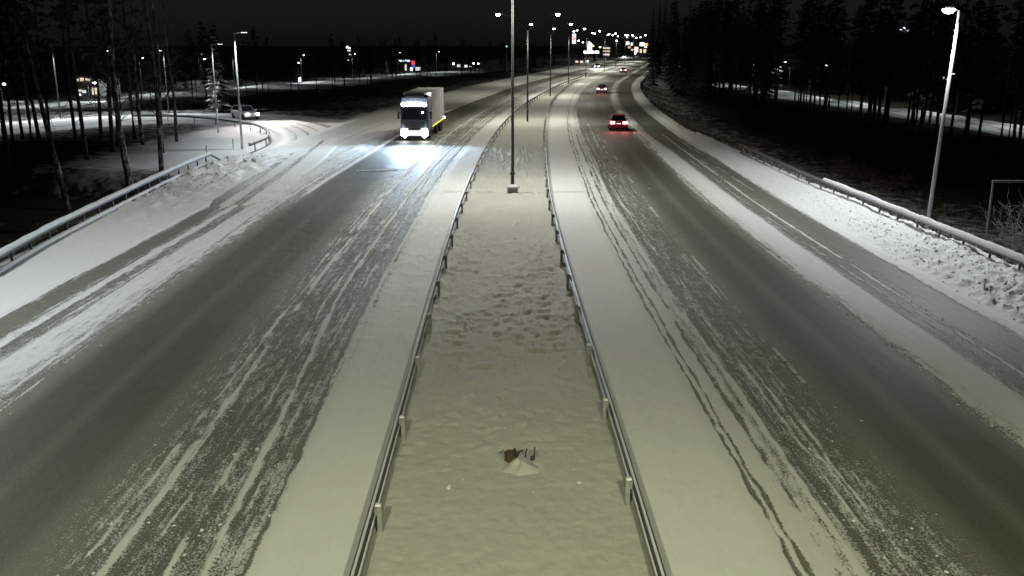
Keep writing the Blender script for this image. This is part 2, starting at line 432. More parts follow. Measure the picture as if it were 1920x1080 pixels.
left_far = [(0,1,.08,.2),(1.55,1,.14,.3),(2.0,.62,.5,.3),(2.5,.6,.6,.3),(3.0,.45,.6,.3),(3.8,.40,.55,.3),(4.4,.52,.6,.3),(5.0,.42,.5,.36),(5.8,.25,.35,.3),(6.2,.06,.12,.14),(8.6,.05,.12,.13),(8.85,.1,.2,.3),(8.95,.80,.3,.4),(9.1,.84,.3,.4),(9.3,.52,.45,.4),(10.4,.72,.5,.4),(11.6,.85,.45,.4),(12.6,.80,.4,.3),(13.4,.95,.3,.3),(30,1,.1,.3)]
def cover_field(side, S, D):
    """snow cover, streakiness and road dust over a carriageway, with the single tyre lines and slush ridges"""
    near, far, f0, f1, seed = (right_near, right_far, 55, 95, 50) if side == 'r' else (left_near, left_far, 45, 58, 70)
    wob = .22*(fbm(D*.045, D*0+seed, 3, seed)-.5) + .07*(fbm(D*.5, S*.3, 2, seed+1)-.5)
    s2 = S+wob
    w = sstep(f0, f1, D)
    out = []
    for j in (1, 2, 3):
        a = np.interp(s2, [p[0] for p in near], [p[j] for p in near]); b = np.interp(s2, [p[0] for p in far], [p[j] for p in far])
        out.append(a*(1-w)+b*w)
    C, A, B = out
    d = D[:, 0]; z1 = d*0
    jit = fbm(S*7, D*2.2, 3, seed+90)-.5; rag = .25+1.5*fbm(S*11, D*1.7, 3, seed+95)
    def line(pts, width, amt, d0=0, d1=400, sd=0, brk=.0):
        r = np.nonzero((d >= d0) & (d <= d1))[0]
        if len(r) < 2: return
        r = slice(r[0], r[-1]+1); dd = d[r]; zz = z1[r]
        c = np.interp(dd, [p[0] for p in pts], [p[1] for p in pts]) + .10*(fbm(dd*.16, zz, 3, seed+sd)-.5) + .04*(vnoise(dd*2.3, zz, seed+sd+5)-.5)
        wd = width*(.25+.68*vnoise(dd*.9, zz, seed+sd+9))
        gate = sstep(d0, d0+2.5, dd)*(1-sstep(d1-3, d1, dd))
        if brk: gate = gate*sstep(brk-.10, brk+.12, fbm(dd*.45, zz, 4, seed+sd+20))
        lo, hi = c.min()-width*4-.3, c.max()+width*4+.3
        cc = np.nonzero((S[r].min(0) <= hi) & (S[r].max(0) >= lo))[0]
        if len(cc) < 1: return
        q = slice(cc[0], cc[-1]+1)
        g = np.exp(-((S[r, q]+wob[r, q]*.4+jit[r, q]*.08-c[:, None])/wd[:, None])**2)*gate[:, None]*np.clip(rag[r, q], 0, 1.6)
        C[r, q] += amt*g
    if side == 'r':
        line([(0,2.30),(60,2.22),(200,2.2)], .075, -.85, sd=1, brk=.18); line([(0,2.50),(30,2.46),(200,2.43)], .075, -.8, sd=2, brk=.24)
        line([(0,2.95),(40,2.9)], .10, -.6, 0, 90, 3, .42)
        line([(0,3.30),(25,3.34),(60,3.3)], .085, .75, 0, 120, 4, .30); line([(0,3.95),(40,3.85),(90,3.8)], .05, .55, 0, 90, 5, .40); line([(0,3.62),(60,3.6)], .09, -.35, sd=6)
        line([(0,10.95),(60,11.0)], .09, .70, 0, 90, 7, .30); line([(0,12.75),(60,12.7)], .05, .5, 0, 80, 8, .4); line([(0,10.55),(60,10.5)], .04, .4, 0, 80, 9, .42)
        line([(0,8.72),(60,8.7)], .10, .45, 0, 80, 10, .45)
        zones = [(2.9,5.3,46),(8.3,8.9,12),(10.1,12.6,22)]
    else:
        line([(0,1.62),(13,1.68),(30,2.02),(60,2.0)], .07, .5, 0, 90, 1, .2); line([(0,1.82),(13,1.86),(30,2.2),(60,2.2)], .06, -.6, 0, 120, 2, .2)
        line([(0,2.30),(13,2.46),(20,2.75),(30,3.25),(45,3.2),(90,3.0)], .085, .85, 0, 140, 3, .26)
        line([(0,2.75),(30,3.55),(50,3.4)], .05, .55, 0, 110, 4, .42); line([(0,2.1),(30,2.6),(60,2.5)], .05, .5, 0, 110, 5, .42)
        line([(0,4.15),(19,4.2),(30,4.35),(60,4.5),(120,4.5)], .11, .75, 0, 130, 6, .36); line([(0,4.55),(40,4.6)], .07, .5, 10, 100, 7, .45)
        line([(0,11.75),(60,11.8)], .12, .45, 0, 60, 8, .3); line([(0,9.8),(60,9.7)], .08, .45, 0, 70, 9, .45); line([(0,12.1),(50,12.1)], .05, -.5, 0, 50, 10, .4)
        zones = [(1.9,5.2,58),(9.2,11.2,24),(11.2,13.2,16)]
    rd = random.Random(seed)
    for lo, hi, n in zones:
        for k in range(n):
            s0 = rd.uniform(lo, hi); d0 = 4+rd.random()**1.5*80; L = rd.uniform(2.5, 9)*(1+d0/30); sl = rd.gauss(0, .012)
            line([(d0, s0), (d0+L, s0+sl*L)], rd.uniform(.018, .045)*(1+d0/60), rd.choice([.5, .42, .35, -.4, -.3]), d0, d0+L, 30+k, .40)
    return np.clip(C, -.6, 1.6), A, B
M['road_r'] = road_mat('right_road_surface', seed=0.0)
M['road_l'] = road_mat('left_road_surface', seed=40.0)
ramp_near = [(0,1,.1,.3),(3.4,.95,.3,.3),(3.65,.35,.45,.3),(4.2,.33,.45,.32),(4.45,.9,.5,.3),(4.75,.85,.6,.3),(5.0,.42,.5,.3),(5.4,.42,.5,.3),(5.65,.95,.3,.3),(20,1,.1,.3)]
ramp_far = [(0,1,.1,.3),(2.6,.95,.25,.3),(2.75,.60,.4,.3),(2.9,.56,.4,.3),(3.1,.92,.3,.4),(3.75,.9,.3,.4),(3.9,.50,.4,.3),(4.1,.48,.4,.3),(4.3,.9,.3,.4),(5.0,.85,.3,.4),(5.15,.52,.4,.3),(5.35,.50,.4,.3),(5.55,.95,.3,.4),(20,1,.1,.3)]
M['ramp'] = road_mat('ramp_surface', ramp_near, ramp_far, 22, 40, seed=80.0)
street_p = [(0,1,.1,.3),(4.0,.9,.3,.3),(4.4,.6,.5,.3),(5.2,.55,.5,.3),(6,.85,.3,.4),(7,.6,.5,.3),(8,.55,.5,.3),(8.6,.95,.3,.4),(20,1,.1,.3)]
M['street'] = road_mat('side_street_surface', street_p, street_p, 500, 600, seed=120.0)

# ------------------------------------------------------------------ the setting
def dist_rows(d0, d1, step_px=1.0):
    K = F*CH/_cp; out = [d0]
    while out[-1] < d1:
        Z = out[-1]*_cp + CH*_sp
        out.append(out[-1] + max(.05, min(6.0, 1.9*step_px*Z*Z/K/_cp)))
    return np.array(out)

# ground sheet
def axis(lo, hi, inner_lo, inner_hi, step, grow):
    a = list(np.arange(inner_lo, inner_hi+step*.5, step)); s = step
    while a[-1] < hi: s *= grow; a.append(a[-1]+s)
    s = step
    while a[0] > lo: s *= grow; a.insert(0, a[0]-s)
    return np.array(a)
gx = axis(-2500, 2500, -75, 75, 1.0, 1.12); gy = axis(-80, 4500, -4, 270, 1.0, 1.12)
GX, GY = np.meshgrid(gx, gy)
GZ = terrain(GX, GY)
def band(path, x, y, half):
    best = np.full(x.shape, 1e9)
    for (x0, y0), (x1, y1) in zip(path[:-1], path[1:]):
        dx, dy = x1-x0, y1-y0; t = np.clip(((x-x0)*dx+(y-y0)*dy)/(dx*dx+dy*dy), 0, 1)
        best = np.minimum(best, np.hypot(x-x0-t*dx, y-y0-t*dy))
    return 1-sstep(half*.75, half*1.25, best)
left_street_path = [tuple(P(u, v, -.8).xy) for u, v in ((60,205),(200,190),(400,173),(560,160),(700,147),(830,137),(900,132))]
right_street_path = [tuple(P(u, v, -2.0).xy) for u, v in ((2150,285),(1920,248),(1800,228),(1700,212),(1600,198),(1500,184),(1410,170),(1330,160))]
ramp_px = [(255,490),(325,447),(385,409),(440,375),(495,338),(540,306),(572,282),(592,264),(588,249),(560,236),(520,228),(470,222),(390,219),(300,219),(200,224),(90,231),(-20,239),(-160,250)]
ramp_path = [tuple(P(u, v, 0).xy) for u, v in ramp_px]
lit_snow = np.full(GX.shape, .40)  # snow cover, also thinned to bare dark ground where no light falls
corr = (GX > np.where(GY < 66, rail_l(np.minimum(GY, 66))-1.2, Lx(GY)-19)) & (GX < np.where(GY < 85, rail_r(np.minimum(GY, 85))+1.0, Rx(GY)+13.5))
lit_snow = np.where(corr, 1.0, lit_snow)
lit_snow = np.where(corr, lit_snow, np.where((GY < 84) & (GX < 0), .04, lit_snow))  # left slope kept bare so it looks as dark as unlit ground
lit_snow = np.maximum(lit_snow, band(ramp_path[5:], GX, GY, 7.5))
loop = sstep(56, 70, GY)*(1-sstep(100, 108, GY))*sstep(-38, -26, GX)*(GX < -10)
_e = np.where(GY < 85, rail_r(np.minimum(GY, 85))+1.0, Rx(GY)+13.5)
lit_snow = np.where((GX > _e) & (GY < 260), .14+.46*(1-sstep(0, 16, GX-_e)), lit_snow)  # cover thins outward to paint in the fading lamp light
lit_snow = np.maximum(lit_snow, .04+.93*loop)
lit_snow = np.maximum(lit_snow, band(left_street_path, GX, GY, 9)*.9)
lit_snow = np.maximum(lit_snow, band(right_street_path, GX, GY, 4.5)*.8)
lit_snow = np.maximum(lit_snow, .12+.75*sstep(260, 420, GY)*(np.abs(GX-Lx(np.clip(GY, 0, 1200))) < 90))
tag(grid('ground', GX, GY, GZ, M['ground'], attrs={'snow': lit_snow}), kind='structure')  # snow attribute holds snow cover plus the thinning painted for unlit ground

rows = dist_rows(4.0, 1100, .95)
# median
v = np.linspace(0, 1, 150)
D, V = np.meshgrid(rows, v, indexing='ij')
X = Lx(D)*(1-V)+Rx(D)*V
b1 = fbm(X*3.3, D*3.1, 4, 1)
big = fbm(X*.35, D*.25, 3, 2)
patchy = (.40+.75*sstep(.30, .52, fbm(X*.5+3, D*.12, 3, 8)))*np.interp(D, [0,16,20,26,60,120], [.07,.12,.5,1.1,1,.4])
lump = sstep(.50, .68, b1) - .8*sstep(.56, .70, fbm(X*4.1+7, D*3.6, 3, 6))
Zm = .03 + .05*(big-.5) + .055*patchy*lump + .02*(fbm(X*6, D*6, 3, 4)-.5)
foot = np.exp(-((X+.55-.15*np.sin(D*.4))/.35)**2)*np.interp(D, [0,20,28,70,100], [0,0,1,1,0])
Zm += foot*.05*(vnoise(X*4, D*2.2, 9)-.6)
tag(grid('median_snow', X, D, Zm, M['median_snow'], uv=(X, D)), kind='structure')

# right carriageway
def carriage(name, sgn, rail, smid, outer, m, hfun, ncol, side):
    s1 = np.linspace(0, smid, ncol); s2 = np.linspace(0, 1, 46)[1:]
    D, A = np.meshgrid(rows, np.arange(len(s1)+len(s2)), indexing='ij')
    ow = np.maximum(outer(rows)[:, None], smid+.5)
    S = np.concatenate([np.repeat(s1[None], len(rows), 0), smid+(ow-smid)*s2[None]], 1)
    X = rail(D)+sgn*S
    Z = hfun(S, D, ow)
    C, A2, B = cover_field(side, S, D)
    near = np.interp(D, [0,16,24,34,60,110], [.22,.25,.6,1,.7,.2])
    Z = Z + near*(1-sstep(1.6, 2.6, S))*(.035*(fbm(X*1.1, D*.9, 3, 61)-.5) + .016*sstep(.52, .72, fbm(X*4.2, D*3.4, 3, 62)) + .012*(fbm(X*11, D*9, 2, 63)-.5))
    Z = Z + near*sstep(12.8, 13.6, S)*(.016*(fbm(X*9, D*8, 3, 64)-.5) + .02*sstep(.55, .7, fbm(X*3, D*3, 3, 65)))
    C = C - near*.35*sstep(.66, .78, fbm(X*5.5, D*4.5, 3, 66))*(S < 2.2)
    Z = Z + .022*sstep(.35, .75, C)*sstep(1.0, 2.6, S)*(1-sstep(12.6, 13.6, S))
    return tag(grid(name, X, D, Z, m, uv=(S, D), attrs={'cover': C, 'streak': A2, 'dust': B}), kind='structure')
def h_right(S, D, ow):
    near = np.interp(D, [0,20,60,100], [1,1,.8,.4])
    z = .015 + .05*(1-sstep(1.9, 3.2, S)) + .012*(fbm(S*6, D*1.2, 4, 21)-.5)*sstep(2, 2.6, S)
    z += .045*sstep(8.5, 8.9, S)*(1-sstep(9.7, 10.2, S))*(.6+.8*fbm(S*2, D*.8, 3, 22))
    z += .055*sstep(12.6, 13.0, S)
    e = (S-12.9)/np.maximum(ow-1.2-12.9, .4)
    berm = sstep(0.05, 1.0, e)
    lum = fbm(S*4.2, D*3.6, 4, 23)
    fade = np.interp(D, [0,15,30,45,60,75,90], [1,1,1,.85,.55,.25,.08])
    z += fade*berm*(.46 + .20*(fbm(S*.8, D*.35, 3, 24)-.5)) + fade*sstep(.02, .3, e)*(.13*sstep(.45, .72, lum)*np.interp(D, [0,25,40,70], [1.1,1,.55,.25]) + .09*(fbm(S*8, D*7, 3, 25)-.5))
    z -= .55*sstep(-.45, 0, S-ow)
    return z
def h_left(S, D, ow):
    z = .015 + .05*(1-sstep(1.5, 2.1, S)) + .012*(fbm(S*6, D*1.2, 4, 31)-.5)*sstep(2, 2.6, S)
    z += .03*sstep(9.6, 10.2, S)*(1-sstep(11, 11.3, S))*(.4+1.2*fbm(S*2, D*.8, 3, 32))
    z += .045*sstep(13.2, 13.5, S)+.02*(fbm(S*1.5, D*1.5, 3, 33)-.5)
    e = (S-13.8)/np.maximum(ow-.8-13.8, .4)
    lum = fbm(S*1.7, D*1.7, 4, 35)
    z += sstep(.2, 1, e)*.12 + np.interp(D, [40,50,62,75], [0,.5,1,0])*sstep(.0, .4, e)*.22*sstep(.46, .7, lum)
    z -= .55*sstep(-.45, 0, S-ow)
    return z
rows_k = rows
carriage('right_road', 1, Rx, 13.2, lambda y: np.where(y < 90, rail_r(np.minimum(y, 90))-Rx(y)+.7, 14.3), M['road_r'], h_right, 440, 'r')
carriage('left_road', -1, Lx, 14.0, lambda y: np.interp(y, [0,66,72,80,1200], [0,0,1,1,1])*17.5 + np.interp(y, [0,66,72,80,1200], [1,1,0,0,0])*(Lx(y)-rail_l(np.minimum(y, 66))+.7), M['road_l'], h_left, 460, 'l')

def resample(path, step):
    p = np.array(path, float)
    # smooth by Chaikin
    for _ in range(3):
        q = [p[0]]
        for a, b in zip(p[:-1], p[1:]): q += [a*.75+b*.25, a*.25+b*.75]
        q.append(p[-1]); p = np.array(q)
    L = np.concatenate([[0], np.cumsum(np.linalg.norm(np.diff(p, axis=0), axis=1))])
    t = np.arange(0, L[-1], step)
    return np.stack([np.interp(t, L, p[:, i]) for i in range(p.shape[1])], 1), t
def street(name, path, half, zoff, m, zf, uoff=0.0, step=.6, ncol=40, fade=None, drop=.5):
    p, t = resample(path, step)
    tg = np.gradient(p, axis=0); tg /= np.linalg.norm(tg, axis=1)[:, None]
    nr = np.stack([tg[:, 1], -tg[:, 0]], 1)
    w = np.linspace(-half, half, ncol)
    X = p[:, :1]+nr[:, :1]*w[None]; Y = p[:, 1:2]+nr[:, 1:2]*w[None]
    edge = sstep(half-1.1, half, np.abs(w))[None]
    Z = zf(X, Y) + zoff - drop*edge
    if fade is not None: Z = Z - fade(t)[:, None]
    return tag(grid(name, X, Y, Z, m, uv=(np.repeat((w+half+uoff)[None], len(t), 0), np.repeat(t[:, None], ncol, 1))), kind='structure')
street('ramp', ramp_path, 3.1, 0, M['ramp'], lambda x, y: .075+.02*(fbm(x*1.5, y*1.5, 3, 41)-.5), 1.5, .35, 80, fade=lambda t: .16*(1-sstep(9, 15, t)), drop=.17)
street('side_street', left_street_path, 8.0, .12, M['street'], terrain, -1.5)
street('side_street', right_street_path, 4.6, .12, M['street'], terrain, 1.1)

# painted lane dashes
dash_m, dn, dl_, db = newmat('worn_lane_paint')
_g = N(dn, 'ShaderNodeNewGeometry'); _no = N(dn, 'ShaderNodeTexNoise', i_Scale=3.0, i_Detail=6.0); dl_.new(_g.outputs['Position'], _no.inputs['Vector'])
_r = N(dn, 'ShaderNodeValToRGB'); _r.color_ramp.elements[0].color = (.10,.10,.09,1); _r.color_ramp.elements[1].color = (.5,.5,.46,1); _r.color_ramp.elements[0].position = .36; _r.color_ramp.elements[1].position = .52
dl_.new(_no.outputs[0], _r.inputs[0]); dl_.new(_r.outputs[0], db.inputs['Base Color']); db.inputs['Roughness'].default_value = .8
def dash(y0, y1, s, w=.12, side='r'):
    n = 8; ys = np.linspace(y0, y1, n); f = Rx if side == 'r' else Lx; sg = 1 if side == 'r' else -1
    mb = MB(); vs = []
    for y in ys:
        x = float(f(y))+sg*s; vs += [(x-w/2, y, .034), (x+w/2, y, .034)]
    mb.add(vs, [(2*i, 2*i+1, 2*i+3, 2*i+2) for i in range(n-1)])
    tag(mb.build('lane_marking', dash_m), kind='structure')
for y0 in (21.9, 33.4, 45.0, 56.6, 68.2, 80.0, 92): dash(y0, y0+3.0, 5.15)
# the stop-line like cross joint on the left carriageway
a, b_ = P(668, 321), P(762, 318)
mb = MB(); mb.add([(a.x, a.y-.18, .036), (b_.x, b_.y-.18, .036), (b_.x, b_.y+.22, .036), (a.x, a.y+.22, .036)], [(0,1,2,3)])
tag(mb.build('lane_marking', dash_m), kind='structure')

# ------------------------------------------------------------------ lights inside lamps
def lamp_light(parent, loc, power, colr, size=150, aim=None, batwing=True, radius=.18, name='lamp_light', t0=0.0, k=-.27):
    ld = bpy.data.lights.new(name, 'SPOT'); ld.energy = power; ld.color = colr
    ld.spot_size = math.radians(size); ld.spot_blend = .35; ld.shadow_soft_size = radius
    o = bpy.data.objects.new(name, ld); col.objects.link(o)
    o.location = loc
    if aim is not None: o.rotation_euler = Vector(aim).to_track_quat('-Z', 'Y').to_euler()
    if batwing:
        ld.use_nodes = True; n = ld.node_tree.nodes; l = ld.node_tree.links
        em = n['Emission']
        tc = N(n, 'ShaderNodeTexCoord'); sp = N(n, 'ShaderNodeSeparateXYZ'); l.new(tc.outputs['Normal'], sp.inputs[0])
        az = math_n(n, l, 'MAXIMUM', math_n(n, l, 'ABSOLUTE', sp.outputs[2]), .22)
        tx = math_n(n, l, 'SUBTRACT', math_n(n, l, 'DIVIDE', sp.outputs[0], az), t0)
        lat = math_n(n, l, 'EXPONENT', math_n(n, l, 'MULTIPLY', math_n(n, l, 'MULTIPLY', tx, tx), k))
        st = math_n(n, l, 'MULTIPLY', math_n(n, l, 'POWER', math_n(n, l, 'DIVIDE', 1.0, az), 1.45), lat)
        l.new(st, em.inputs['Strength'])
    o.parent = parent
    return o
def beam(parent, loc, power, colr, aim=(0,1,-.01), spread=.15, size=110):
    o = lamp_light(parent, loc, power, colr, size, aim, False, .08, 'headlight_beam')
    ld = o.data; ld.use_nodes = True; n = ld.node_tree.nodes; l = ld.node_tree.links
    tc = N(n, 'ShaderNodeTexCoord'); sp = N(n, 'ShaderNodeSeparateXYZ'); l.new(tc.outputs['Normal'], sp.inputs[0])
    e = math_n(n, l, 'DIVIDE', sp.outputs[1], spread); x = math_n(n, l, 'DIVIDE', sp.outputs[0], .72)
    q = math_n(n, l, 'MULTIPLY_ADD', e, e, math_n(n, l, 'MULTIPLY', x, x))
    l.new(math_n(n, l, 'EXPONENT', math_n(n, l, 'MULTIPLY', q, -1.0)), n['Emission'].inputs['Strength'])
    return o

# median lamps: pole with two curved arms -------------------------------------
def arm_pts(sg, z0=9.5, z1=11.3, reach=2.9, n=9):
    return [(sg*reach*t, 0, z0 + (z1-z0)*math.sin(t*math.pi/2)**.9) for t in np.linspace(0, 1, n)]
def head_mb(c, length=.62, w=.26, h=.12, rz=0):
    mb = MB(); mb.box((c[0], c[1], c[2]+.03), (length, w, h), rz, .75, .05); return mb
def double_lamp(y, label, light=True, plinth=False, up=0.0, power=ROAD_LAMP_W, colr=LAMP_COL):
    x = (float(Lx(y))+float(Rx(y)))/2 if y < 200 else float(Lx(y))+.6
    if y == DBL[1]: x = P(961, 362).x
    r = empty('street_lamp', (x, y, 0), heading(y))
    MB().tube([(0,0,-.3),(0,0,.6),(0,0,5),(0,0,9.6+up)], [.105,.10,.085,.06], 10).build('pole', M['pole'], r, True)
    for sg in (-1, 1):
        MB().tube(arm_pts(sg, 9.5+up, 11.3+up), [.05]*4+[.04]*5, 7).build('arm', M['pole'], r, True)
        hd = head_mb((sg*3.12, 0, 11.3+up)).build('lamp_head', M['head'], r)
        MB().lathe([(.06,-.24),(.17,-.19),(.22,-.10),(.23,.0)], (sg*3.16, 0, 11.27+up), 'z', 12).build('lens', M['lamp'], hd, True)
        if light: lamp_light(r, (sg*3.16, 0, 11.0+up), power, colr)
    MB().lathe([(.14,.0),(.14,.12),(.11,.16)], (0,0,1.05), 'z', 10).build('collar', M['darksteel'], r)
    if plinth:
        MB().box((0,0,.06), (.62,.62,.5), .1, .9, .05).build('plinth', M['concrete'], r)
        mb = MB(); n = 14
        mb.lathe([(.37,.31),(.36,.38),(.26,.47),(.12,.50)], (0.02,0,0), 'z', n); mb.build('snow_cap', M['cap_snow'], r, True)
    tag(r, label, 'street lamp', 'double-armed lamps along the median')
    return r
DBL = [-2.5, P(961,362).y, P(987,229).y, P(1018,181).y, P(1056,158).y, P(1090,146).y, 292, 345, 400, 455]
for i, y in enumerate(DBL):
    lab = ('double-armed median street lamp with a snow-capped concrete plinth at its foot' if i == 1 else
           'tall double-armed street lamp on the median behind the one with the concrete plinth' if i == 2 else
           'double-armed street lamp rising from the snowy median of the curving road')
    double_lamp(y, lab, True, plinth=(i == 1), up=2.0 if i == 1 else 0.0, power=ROAD_LAMP_W*(1.5 if i == 0 else 1.4 if i == 1 else 1.0), colr=OLD_LAMP_COL if i == 0 else WHITE_LAMP_COL if i == 1 else LAMP_COL)

# single-arm LED lamps ------------------------------------------------------------
def led_lamp(base, height, rz, label, power=LED_W, arm=.55, lit=True, group=None, sign=False, pole='pole', aim=(.42,0,-1), size=104, mast=.07, bowl=False):
    """rz: direction (about z) in which the arm (+x) points"""
    r = empty('street_lamp', base, rz)
    MB().tube([(0,0,-.4),(0,0,height*.5),(0,0,height)], [mast*1.2, mast, mast*.75], 9).build('pole', M[pole], r, True)
    MB().tube([(0,0,height-.03),(arm,0,height+.06)], [.04,.035], 6).build('arm', M[pole], r, True)
    hd = MB().box((arm+.25,0,height+.08), (.62,.26,.09), 0, .8, .04).build('lamp_head', M['head'], r)
    if bowl: MB().lathe([(.06,-.22),(.20,-.17),(.27,-.08),(.28,.0)], (arm+.25,0,height+.05), 'z', 14).build('lens', M['led'], hd, True)
    else: MB().box((arm+.25,0,height+.034), (.46,.18,.006), 0, 1).build('lens', M['led'], hd)
    if lit: lamp_light(r, (arm+.25,0,height-.25), power, LED_COL, 155, None, True, t0=.25, k=-1.5)
    if sign:
        MB().lathe([(.32,-.015),(.33,0),(.32,.015)], (0,-.1,2.6), 'y', 18).build('round_sign', M['trim'], r)
    tag(r, label, 'street lamp', group)
    return r
led_lamp((-18.9, 24.0, -.2), 9.6, 0.0, 'grey road lamp behind the long left guard rail')
pb = P(454, 276); led_lamp((pb.x, pb.y, -.15), 9.2, 0.15, 'slim lamp pole with its lit top standing in the loop of the ramp', LED_W*.9, pole='pole_white', mast=.085)
pb = P(409, 246); led_lamp((pb.x, pb.y, -.15), 8.3, 0.3, 'lamp pole carrying a round sign, behind the slim pole in the ramp loop', LED_W*.3, sign=True, pole='pole_white')
pr = P(1741, 418, -.2); _rl = led_lamp((pr.x-.05, pr.y, -.4), 10.12, math.pi, 'tall grey lamp with a bright head behind the right guard rail', LED_W*1.2, arm=.25, bowl=True, pole='pole_white', mast=.085)

_rl.rotation_euler.y = math.radians(-2.0)
# ------------------------------------------------------------------ guard rails
WPROF = [(-.03,.27),(.0,.275),(.04,.30),(.04,.335),(.0,.36),(.0,.385),(.04,.41),(.04,.445),(.0,.47),(-.03,.475),(-.042,.465),(-.015,.44),(-.015,.415),(-.042,.385),(-.042,.36),(-.015,.335),(-.015,.305),(-.042,.28)]
def median_rail(fx, sgn, name, label, y0=3, y1=238):
    r = empty(name, (float(fx(y0)), y0, 0))
    org = Vector((float(fx(y0)), y0, 0))
    ys = np.concatenate([np.arange(y0, 120, 2.0), np.arange(120, y1, 5.0)])
    path = [Vector((float(fx(y)), y, .08))-org for y in ys]
    if sgn < 0: prof = [(-a, b) for a, b in WPROF][::-1]
    else: prof = WPROF
    MB().sweep(path, prof).build('beam', M['galv'], r)
    cap = [(-.040,.470),(-.028,.498),(-.004,.498),(.010,.468)]; cap2 = [(.0,.337),(.040,.335),(.034,.350),(.0,.362)]
    if sgn < 0: cap = [(-a, b) for a, b in cap][::-1]; cap2 = [(-a, b) for a, b in cap2][::-1]
    MB().sweep(path, cap).build('snow_cap', M['cap_snow'], r)
    MB().sweep(path, cap2).build('snow_cap', M['cap_snow'], r)
    # post: sigma section on the median side of the beam
    pm = MB(); i = -sgn
    pm.box((i*.095,0,.25), (.012,.10,.58)); pm.box((i*.135,.044,.25), (.075,.012,.58)); pm.box((i*.135,-.044,.25), (.075,.012,.58)); pm.box((i*.07,0,.44), (.05,.09,.14))
    pme = pm.mesh('post', M['galv_pale'])
    capm = MB().box((i*.11,0,.552), (.11,.11,.03), 0, .7).mesh('post_cap', M['cap_snow'])
    y = PY0 if sgn < 0 else PY0+1.0
    while y > y0+3.9: y -= 3.92
    while y < y1:
        po = link('post', pme, r, Vector((float(fx(y)), y, 0))-org, heading(y))
        link('snow_cap', capm, po)
        y += 3.92
    tag(r, label, 'guard rail')
    return r
PY0 = P(701, 1000).y
median_rail(Lx, -1, 'guard_rail', 'steel guard rail on short posts between the median and the truck\'s carriageway')
median_rail(Rx, 1, 'guard_rail', 'steel guard rail on short posts between the median and the red car\'s carriageway', y1=212)

def outer_rail(pts, name, label, step, height, snow_from=None, dark=False, low=True, mt=None, end0=False, end1=True):
    mt = mt or M['galv']
    p, t = resample(pts, .5)
    p3 = [Vector((a, b, 0)) for a, b in p]
    r = empty(name, p3[0]); org = p3[0].copy()
    def path(sel): return [p3[i]-org for i in sel]
    allp = list(range(len(p3)))
    zt = height
    MB().sweep(path(allp), [(-.055,zt-.17),(.055,zt-.17),(.075,zt-.10),(.055,zt-.02),(.03,zt),(-.03,zt),(-.055,zt-.02),(-.075,zt-.10)]).build('top_beam', mt, r)
    if low:
        MB().sweep(path(allp), [(-.05,.16),(.05,.16),(.07,.22),(.05,.30),(-.05,.30),(-.07,.22)]).build('lower_beam', mt, r)
    sel = [i for i in allp if snow_from is None or t[i] < snow_from]
    if len(sel) > 2:
        mb = MB(); MBp = path(sel)
        mb.sweep(MBp, [(-.11,zt-.03),(-.125,zt+.03),(-.07,zt+.105),(.0,zt+.125),(.07,zt+.10),(.125,zt+.03),(.11,zt-.03)])
        for k in range(len(mb.v)):   # uneven snow
            x_, y_, z_ = mb.v[k]
            if z_ > zt+.01: mb.v[k] = (x_, y_, z_+.05*(float(vnoise(y_*1.3, x_*.7, 3))-.5))
        mb.build('snow_cap', M['cap_snow'], r)
        if low: MB().sweep(MBp, [(-.10,.29),(-.10,.33),(-.04,.40),(.04,.40),(.10,.33),(.10,.29)]).build('snow_cap', M['cap_snow'], r)
    pme = MB().box((0,0,(zt-.17)/2-.2), (.09,.07,zt+.23), 0, 1, .015).mesh('post', mt)
    for k in range(int(step), len(p3)-1, int(step)):
        d = p3[min(k+1, len(p3)-1)]-p3[k-1]
        link('post', pme, r, p3[k]-org, math.atan2(d.y, d.x)-math.pi/2)
    if end1:
        e = p3[-1]-org; d = (p3[-1]-p3[-6]).normalized()
        MB().tube([e+Vector((0,0,zt-.1)), e+d*.9+Vector((.15,0,zt*.55)), e+d*1.9+Vector((.45,0,0.0))], [.07,.06,.05], 6).build('end_beam', mt, r)
    tag(r, label, 'guard rail')
    return r
outer_rail([(float(rail_l(y)), y) for y in np.arange(20, 68, 3.0)], 'guard_rail', 'long two-beam guard rail along the left snow shoulder with dark posts', 4, .90, None, mt=M['darksteel'])
outer_rail([(float(rail_r(y)), y) for y in np.arange(20, 74, 3.0)], 'guard_rail', 'two-beam guard rail behind the rough snow bank on the right', 4, .95, 32)
loop_px = [(250,222),(300,222),(340,223),(380,226),(420,230),(455,234.5),(480,240),(498,248),(506,258),(500,267),(484,274),(466,281)]
outer_rail([tuple(P(u, v+3).xy) for u, v in loop_px], 'guard_rail', 'low dark guard rail bending round inside the ramp loop', 8, .55, None, low=False, mt=M['darksteel'], end1=False)

# ------------------------------------------------------------------ vehicles
def wheel(parent, x, y, r, w, sgn):
    wh = empty('wheel', (x, y, r)); wh.parent = parent
    MB().lathe([(r*.62,-w/2),(r*.96,-w/2),(r,-w*.35),(r,w*.35),(r*.96,w/2),(r*.62,w/2)], (0,0,0), 'x', 20).build('tyre', M['rubber'], wh, False)
    mb = MB(); mb.lathe([(r*.60,-w*.42),(r*.64,sgn*0),(r*.60,w*.42)], (0,0,0), 'x', 16)
    for k in range(5):
        a = k*2*math.pi/5; mb.box((sgn*w*.44, math.cos(a)*r*.3, math.sin(a)*r*.3), (.02, .07+abs(math.cos(a))*r*.3, .07+abs(math.sin(a))*r*.3))
    mb.build('rim', M['rim'], wh)
def paint(name, c, rough=.35, metal=.2): return plain(name, c, rough, metal, .12, 3, 0, .6)

